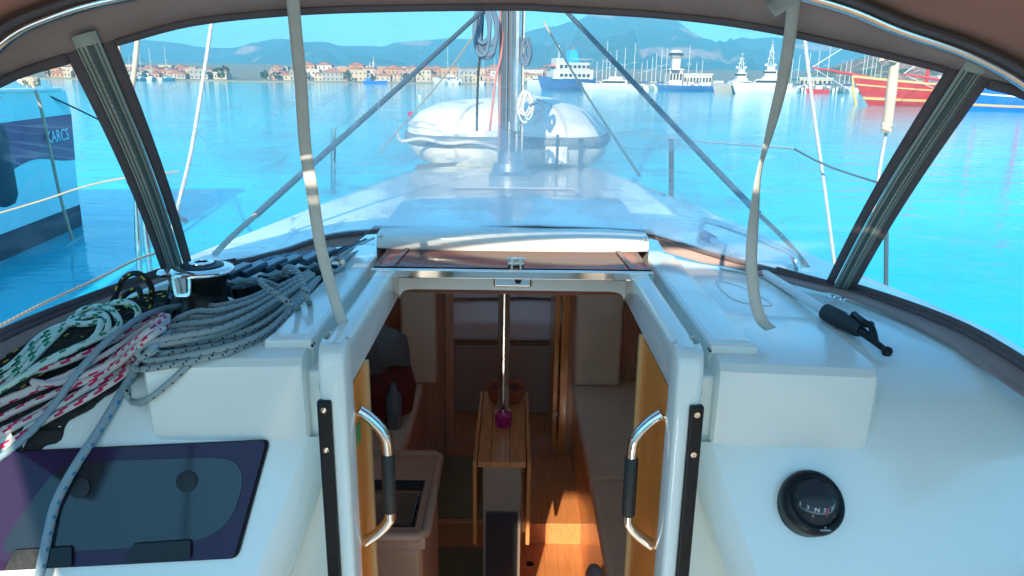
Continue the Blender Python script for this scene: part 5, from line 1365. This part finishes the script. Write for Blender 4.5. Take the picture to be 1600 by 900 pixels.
# white and red coil
L_ = []
for i in range(4):
    a = i * 12 + rr.uniform(-3, 3)
    L_.append([(-60, 620 + a * 2.4, .028), (40, 585 + a * 1.9, .035), (110, 562 + a * 1.6, .04), (180, 530 + a * 1.1, .045), (225, 502 + a * .8, .05), (248 + i * 2, 492 + a * .6, .05), (262 - i * 6, 500 + a * .5, .045), (240 - i * 9, 520 + a * .6, .036), (200, 549 + a * .75, .026 + .012 * (i % 2)), (150, 575 + a * 1.0, .026 + .012 * (i % 2)), (60, 606 + a * 1.5, .026), (-60, 655 + a * 2.1, .02)])
coil('rope_coil', L_, .0064, R_RED, 'white rope coil with crimson flecks, nearest the cockpit')
rope('rope_tail', PP([(-40, 690, .02), (20, 665, .022), (80, 640, .024), (120, 618, .028), (150, 596, .03), (190, 560, .04), (235, 520, .05), (262, 494, .05)]), .0064, R_RED, 'outer crimson flecked white rope running below its coil')
rope('rope_tail', PP([(60, 606, .045), (52, 596, .05), (80, 600, .045), (120, 590, .045), (160, 574, .045), (200, 550, .05)]), .0064, R_RED, 'short crimson flecked bight lying across its coil', k=8)
# grey blue single line crossing the pile
rope('control_line', PP([(300, 478, .03), (260, 482, .05), (225, 494, .065), (190, 516, .07), (160, 540, .07), (130, 572, .068), (108, 600, .065), (88, 628, .055), (55, 668, .045), (20, 700, .04), (-20, 732, .04), (-60, 780, .03)]), .0072, R_BLUE, 'grey blue line crossing over all the coils to port')
# line hanging over the deck window
rope('control_line', PP([(268, 520, .03), (238, 545, .035), (205, 588, .02), (180, 630, .020), (155, 672, .030), (128, 712, .058), (104, 752, .066), (86, 790, .062), (76, 830, .058), (68, 870, .058), (58, 920, .055), (50, 990, .05)]), .0088, R_BLUE, 'grey line with blue flecks hanging down across the deck window')
# big grey coil
L_ = []
nl = 7
for i in range(nl):
    t = i / (nl - 1); j = rr.uniform(-2, 2)
    lt = (278 - 74 * t, 490 + 62 * t)
    hh = .010 + .013 * (i % 2) + .008 * (1 - t)
    L_.append([(505, 408 + t * 12, .03), (470, 426 + 20 * t + j, .030 + .012 * (i % 2)), (430, 446 + 28 * t, .026 + .012 * (i % 2)), (392, 464 + 34 * t + j, hh + .018), (340, 478 + 44 * t, hh + .022), (lt[0] + 40, lt[1] - 14 + 2 * t, hh + .016), (lt[0] + 6, lt[1] + j, hh), (lt[0] + 2, lt[1] + 12 + 3 * t, .012), (lt[0] + 26, lt[1] + 19 + 3 * t, .008), (330, 506 + 50 * t + j, .007 + .012 * (i % 2)), (385, 494 + 46 * t, .007 + .012 * (i % 2)), (425, 474 + 44 * t, .007 + .012 * (i % 2)), (462, 450 + 28 * t + j, .02), (498, 424 + 12 * t, .026)])
coil('rope_coil', L_, .0063, R_GREY, 'large grey rope coil with black flecks spread from the clutches towards the cockpit')
rope('rope_bight', PP([(330, 540, .02), (300, 565, .014), (268, 595, .008), (232, 622, .006), (208, 628, .008), (198, 612, .010), (203, 590, .012), (222, 560, .02), (250, 545, .02)]), .0066, R_GREY, 'low loop of grey rope hanging over the block face', k=8)
rope('rope_bight', PP([(440, 450, .03), (420, 442, .06), (406, 438, .075), (412, 446, .08), (430, 458, .075), (450, 472, .06), (468, 484, .02)]), .0066, R_GREY, 'short grey turn crossing the neck of the big coil, lower one', k=8)
rope('rope_bight', PP([(447, 440, .03), (444, 424, .07), (452, 417, .085), (464, 424, .08), (474, 446, .07), (480, 466, .05), (484, 478, .012), (470, 482, .008)]), .0066, R_GREY, 'tall grey turn standing over the neck of the big coil', k=8)
rope('rope_knot', PP([(500, 410, .03), (515, 402, .045), (532, 404, .05), (536, 414, .04), (524, 424, .03), (512, 418, .05), (520, 404, .055), (534, 408, .04), (528, 420, .03), (540, 404, .03), (556, 396, .015), (572, 390, .008)]), .0066, R_GREY, 'dark knotted end of grey rope at the forward end of the coil', k=8)
rope('lead_line', PP([(300, 462, .03), (350, 440, .03), (400, 412, .03), (440, 400, .03), (480, 396, .025), (520, 392, .012)]), .0062, R_BLUE, 'grey blue line leading forward behind the clutch levers', k=6)
for i in range(3):
    rope('lead_line', PP([(505 + i * 12, 405 - i * 2, .012), (530 + i * 14, 390 - i * 3, .010), (560 + i * 12, 376 - i * 2, .010)]), .0045, [DARKLINE, HALY, WIRE][i], ['dark line leading under the sprayhood beside the hatch rail, outermost', 'blue grey line leading under the sprayhood, middle of three', 'pale line leading under the sprayhood, nearest the hatch rail'][i], k=4)
rope('pale_cord', [Y(-20, 520, 1.9), Y(60, 478, 2.1), Y(110, 455, 2.3), Y(160, 432, 2.5), Y(215, 405, 2.8), Y(262, 390, 3.0)], .005, R_BEIGE, 'thin pale cord running outside the port side window', k=5)

# ------------------------------------------------------------------ cabin below
FZ, LZ = -2.05, -2.16
def cab(name, b, m, **k): return ob(name, b, m, YB, **k)
fl = cab('cabin_sole', B().box(-1.1, 1.1, 1.3, 3.09, LZ - .03, LZ), WOODH)
ob('floor_step', B().box(-.98, .98, 3.09, 5.3, LZ - .03, FZ), WOODH, fl, bevel=.004)
ob('floor_hatch', B().box(.02, .17, 2.62, 3.02, LZ - .001, LZ + .0035), WOODH, fl, bevel=.002)
ob('hatch_ring', B().lathe([(.018, 0), (.018, .002), (.008, .003)], (.10, 2.93, LZ + .0035), n=16), BLACK, fl)
ob('floor_mat', B().box(-.52, -.10, 2.2, 3.05, LZ, LZ + .006), FLOORD, fl)
ob('floor_carpet', B().box(-.5, -.12, 3.12, 3.74, FZ, FZ + .005), FLOORD, fl)
BHY = 3.78
bh = cab('saloon_bulkhead', B().box(-.60, -.335, BHY, BHY + .03, -2.05, -.56).box(.30, .60, BHY, BHY + .03, -2.05, -.56).box(-.95, -.60, BHY, BHY + .03, -2.05, -.94).box(.60, .95, BHY, BHY + .03, -2.05, -.94).box(-.335, .30, BHY, BHY + .03, -2.05, -1.96), WOODD)
for x0, x1, mm in ((-.36, -.315, WOODD), (.27, .315, WOOD)): ob('door_frame', B().box(x0, x1, BHY - .02, BHY + .05, -2.05, -.56), mm, bh, bevel=.004)
ob('cabin_door', B().box(.235, .262, BHY - .01, BHY + .48, -2.0, -.60), WOOD, bh, bevel=.003)
ob('door_latch', B().tube([(.268, BHY - .04, -.80), (.235, BHY - .05, -.80), (.232, BHY - .05, -.83)], .007, 8).tube([(.262, BHY - .03, -.79), (.29, BHY - .03, -.79)], .012, 8), CHROME, bh)
ob('door_hook', B().tube([(.258, BHY - .03, -1.78), (.25, BHY - .05, -1.80)], .008, 8), CHROME, bh)
# forward cabin: berth, pillows, panelling
cab('forepeak_panel', B().box(-.42, .42, 5.38, 5.40, -2.0, -.57).box(-.72, -.42, 5.38, 5.40, -2.0, -.95).box(.42, .72, 5.38, 5.40, -2.0, -.95), HONEY)
cab('forepeak_base', B().box(-.72, .72, 4.35, 5.37, -2.0, -1.585), WOODD)
bed = tag(ob('mattress', B().box(-.72, .72, 4.33, 5.36, -1.582, -1.434), SHEET, bevel=.04, seg=4, org=(0, 4.9, -1.58)), 'white sheeted mattress in the forward cabin beyond the doorway', 'mattress')
def pillow(x, y, z, wx, wy, h, rot, label, m=SHEET):
    b = B(); rows = []
    for i in range(13):
        r_ = []
        for j in range(17):
            u, v = i / 12 * 2 - 1, j / 16 * 2 - 1
            e = (max(0, 1 - abs(u) ** 2.6) * max(0, 1 - abs(v) ** 2.6)) ** .5
            r_.append(Vector((v * wx / 2 * (1 - .08 * (1 - abs(u))), u * wy / 2, h * e * (1 + .15 * noise.noise(Vector((u * 2, v * 2, x * 5)))))))
        rows.append(r_)
    R = Matrix.Rotation(rot, 3, 'Z') @ Matrix.Rotation(radians(28), 3, 'X')
    b.grid([[R @ p + Vector((x, y, z)) for p in r_] for r_ in rows]); b.grid([[R @ Vector((p.x, p.y, -p.z * .5)) + Vector((x, y, z)) for p in r_] for r_ in rows])
    o = ob('pillow', b, m, smooth=80, org=(x, y, z)); return tag(o, label, 'pillow')
pillow(-.20, 4.85, -1.32, .5, .34, .10, .1, 'left pillow leaning on the forward berth')
pillow(.17, 4.88, -1.33, .46, .32, .10, -.12, 'right pillow leaning on the forward berth')
cab('berth_front', B().box(-.73, .73, 4.30, 4.325, -2.045, -1.60), mat('taupe_locker_front', (.46, .32, .24), .6), bevel=.003)
# table with leaves
tb = empty('saloon_table', (0, 2.7, FZ)); tb.parent = YB; tb.location = Vector((0, 2.7, FZ)) - YB.location
def tob(name, b, m, **k):
    o = ob(name, b, m, None, **k); o.parent = tb; o.location = (0, 0, 0); o.data.transform(Matrix.Translation(-Vector((0, 2.7, FZ)))); return o
for (x0, x1) in ((-.118, -.072), (-.071, .000), (.001, .060)):
    tob('table_plank', B().box(x0, x1, 2.42, 3.06, -1.372, -1.35), WOODH, bevel=.002)
tob('table_leaf', B().box(-.136, -.121, 2.42, 3.06, -1.70, -1.352), WOODH, bevel=.004, seg=3)
tob('table_leaf', B().box(.064, .079, 2.42, 3.06, -1.70, -1.352), WOODH, bevel=.004, seg=3)
tob('table_locker', B().box(-.10, .045, 2.46, 2.98, -2.16, -1.375), mat('brown_grey_laminate', (.30, .23, .18), .4), bevel=.003)
tob('locker_panel', B().box(-.088, .033, 2.452, 2.459, -1.98, -1.58), DARKP, bevel=.002)
tob('leaf_stay', B().tube([(.048, 2.46, -1.42), (.056, 2.45, -1.66)], .006, 8), CHROME)
cab('compression_post', B().tube([(-.030, 2.80, -2.05), (-.030, 2.80, -.565)], .0235, 22), CHROME, smooth=60)
cab('post_flange', B().lathe([(.040, 0), (.040, .022), (.030, .030)], (-.030, 2.80, -1.35), n=24), CHROME)
o = ob('candle_glass', B().lathe([(.030, .001), (.034, .01), (.036, .05), (.030, .052)], (-.028, 2.72, -1.35), n=20), PINK, org=(-.028, 2.72, -1.35)); tag(o, 'magenta glass candle holder on the table by the steel post', 'candle holder')
bk = empty('bread_basket', (-.02, 2.98, -1.35)); tag(bk, 'orange brown basket with frilled cloth on the cabin table', 'basket')
b = B(); b.grid([[(-.02 + (.066 + k_ * .005 + .0015 * sin(a * 22) * (k_ > 0)) * cos(a), 2.97 + (.05 + k_ * .004) * sin(a), -1.348 + .016 * k_ + .0012 * sin(a * 13) * k_) for a in [i * 2 * pi / 60 for i in range(60)]] for k_ in range(5)], close_u=True); ob('basket_side', b, BASK, bk, smooth=60, solid=.004)
ob('basket_lining', B().lathe([(.072, .045), (.05, .050), (.02, .055), (.001, .055)], (-.02, 2.97, -1.348), n=30, sy=.75), mat('dark_red_cloth', (.14, .03, .02), .8, var=.3, bump=.5), bk)
# starboard settee
ss = cab('settee', B().box(.345, .37, 1.62, BHY, LZ, -1.66), WOOD)
b = B()
def rbox(x0, x1, y0, y1, z0, z1): return B().box(x0, x1, y0, y1, z0, z1)
ob('seat_cushion', rbox(.335, 1.02, 2.72, BHY - .005, -1.66, -1.585), CUSH, ss, bevel=.022, seg=4)
ob('seat_cushion', rbox(.335, 1.02, 1.95, 2.712, -1.66, -1.585), CUSH, ss, bevel=.022, seg=4)
ob('seat_cushion', rbox(.345, 1.02, 1.60, 1.942, -1.66, -1.50), mat('cream_upholstery', (.42, .33, .22), .9, bump=.3, bscale=300), ss, bevel=.04, seg=4)
ob('backrest', B().prism([(.84, 1.62, -1.585), (1.02, 1.62, -1.585), (1.12, 1.62, -1.0), (.97, 1.62, -1.0)], (0, BHY - 1.64, 0)), CUSH, ss, bevel=.03, seg=4)
ob('end_cushion', B().box(.34, .585, BHY - .12, BHY - .005, -1.583, -.62), CUSH, ss, bevel=.02, seg=3)
# port settee
sp_ = cab('settee', B().box(-.51, -.485, 2.62, BHY, LZ, -1.66), WOODD)
ob('seat_cushion', rbox(-1.15, -.475, 2.62, BHY - .005, -1.66, -1.585), CUSH, sp_, bevel=.022, seg=4)
ob('backrest', B().prism([(-.90, 2.62, -1.585), (-1.1, 2.62, -1.585), (-1.16, 2.62, -1.0), (-1.0, 2.62, -1.0)], (0, BHY - 2.64, 0)), CUSH, sp_, bevel=.03, seg=4)
ob('end_cushion', B().box(-.585, -.40, BHY - .12, BHY - .005, -1.583, -.62), CUSH, sp_, bevel=.02, seg=3)
# hull lining
for s in (-1, 1):
    cab('hull_lining', B().grid([[(s * (coach_half(y) - .12), y, -.565), (s * (coach_half(y) - .10), y, -.92), (s * min(1.2, coach_half(y) + .12), y, -.93), (s * min(1.2, coach_half(y) + .1), y, -2.2)] for y in (1.40, 1.93, 2.1, 3.4, 4.0, 5.2, 5.4)], skip=lambda a_, b_: b_ == 0 and a_ in (2, 4)), LINER, smooth=0)
    cab('aft_lining', B().box(*sorted((s * .33, s * 1.05)), 1.40, 1.415, -2.2, -.66), LINER)
    cab('sidewall_cabinet', B().box(*sorted((s * .66, s * .72)), 2.3 if s < 0 else 1.6, 2.8, -1.0, -.62), WOOD, bevel=.004)
# galley with sink
ga = cab('galley', B().box(-1.0, -.245, 1.80, 2.24, LZ, -1.275), COUNTER, bevel=.02, seg=3)
b = B(); X0, X1, Y0, Y1 = -1.0, -.235, 1.79, 2.26
hx0, hx1, hy0, hy1 = -.52, -.268, 1.835, 2.10
b.box(X0, hx0, Y0, Y1, -1.275, -1.235).box(hx1, X1, Y0, Y1, -1.275, -1.235).box(hx0, hx1, Y0, hy0, -1.275, -1.235).box(hx0, hx1, hy1, Y1, -1.275, -1.235)
ob('worktop', b, COUNTER, ga)
ob('worktop_rim', B().tube([(X0, Y0, -1.235), (X1 - .02, Y0, -1.235), (X1, Y0 + .02, -1.235), (X1, Y1 - .02, -1.235), (X1 - .02, Y1, -1.235), (X0, Y1, -1.235)], .014, 10), COUNTER, ga, smooth=60)
ob('sink', B().box(hx0 - .001, hx1 + .001, hy0, hy1, -1.40, -1.39).box(hx0 - .002, hx0 + .004, hy0, hy1, -1.39, -1.24).box(hx1 - .004, hx1 + .002, hy0, hy1, -1.39, -1.24).box(hx0, hx1, hy0 - .002, hy0 + .004, -1.39, -1.24).box(hx0, hx1, hy1 - .004, hy1 + .002, -1.39, -1.24), SINKM, ga)
ob('sink_lid', B().box(hx0 + .01, hx1 - .012, hy0 + .03, hy1 - .055, -1.262, -1.250), SINKM, ga, bevel=.01, seg=3)
ob('tap', B().tube(spline([(-.40, 2.215, -1.235), (-.40, 2.215, -1.15), (-.40, 2.19, -1.125), (-.40, 2.15, -1.13)], 6), .009, 12), CHROME, ga, smooth=60)
# companionway steps
cab('companion_step', B().box(-.26, .26, 1.33, 1.46, -1.62, -1.59), WOODH, bevel=.005)
# speaker on the settee front and sticker
sw = ob('round_speaker', B().lathe([(.052, 0), (.056, .006), (.055, .02), (.045, .028), (.02, .032)], (.335, 2.36, -1.80), (-1, -.35, .15), 30), mat('grey_speaker', (.28, .28, .30), .4), YB, smooth=50)
cab('lining_sticker', B().box(-.3015, -.3005, 1.31, 1.345, -.70, -.66), GREEN)
# things on the port settee
bg_ = empty('duffel_bag', (-.63, 3.3, -1.585)); tag(bg_, 'dark red bag with grey cloth on top standing on the port settee', 'bag')
b = B(); b.lathe([(.10, 0), (.155, .03), (.165, .15), (.15, .26), (.10, .32), (.03, .34)], (-.63, 3.3, -1.585), n=26, sx=1, sy=.8); 
for p in b.v: p += Vector((noise.noise(p * 9), noise.noise(p * 9 + Vector((5, 0, 0))), 0)) * .018
ob('bag_body', b, REDBAG, bg_, smooth=70)
b = B(); b.lathe([(.13, .0), (.14, .05), (.12, .12), (.06, .17), (.01, .18)], (-.61, 3.27, -1.30), n=24, sx=1, sy=.8)
for p in b.v: p += Vector((noise.noise(p * 12), noise.noise(p * 12 + Vector((5, 0, 0))), noise.noise(p * 10))) * .035
ob('folded_cloth', b, GREYCL, bg_, smooth=70)
o = ob('water_bottle', B().lathe([(.034, 0), (.036, .01), (.036, .16), (.016, .19), (.016, .22)], (-.545, 3.16, -1.584), n=20), mat('clear_blueish_plastic', (.13, .17, .19), .2), org=(-.545, 3.16, -1.584)); tag(o, 'bluish plastic bottle standing before the red bag', 'bottle')

# things that share a look are told apart by their order across the view
ORD = ['first', 'second', 'third', 'fourth', 'fifth', 'sixth', 'seventh', 'eighth', 'ninth', 'tenth', 'eleventh', 'twelfth', 'thirteenth', 'fourteenth', 'fifteenth', 'sixteenth', 'seventeenth', 'eighteenth', 'nineteenth', 'twentieth']
by = {}
for o in SC.objects:
    if o.parent is None and 'label' in o and 'group' in o: by.setdefault(o['label'], []).append(o)
for lab, os_ in by.items():
    if len(os_) > 1:
        os_.sort(key=lambda o: o.location.x / o.location.y)
        for i, o in enumerate(os_):
            ws = lab.split()
            o['label'] = '%s, %s from left' % (' '.join(ws[:13]), ORD[i] if i < 20 else 'later one')
# ------------------------------------------------------------------ haze
hz = bpy.data.materials.new('haze_air'); hz.use_nodes = True
n = hz.node_tree.nodes; n.remove(n['Principled BSDF'])
pv = n.new('ShaderNodeVolumePrincipled'); pv.inputs['Color'].default_value = (0.20, 0.72, 1.0, 1); pv.inputs['Density'].default_value = 0.0005; pv.inputs['Anisotropy'].default_value = 0.0
hz.node_tree.links.new(pv.outputs[0], n['Material Output'].inputs['Volume'])
HZ = 1
if HZ:
    tag(ob('haze', B().box(-4400, 4400, -4400, 4400, SEA - 1, 420), hz, smooth=0), 'thin blue morning haze over the bay', None, kind='stuff')
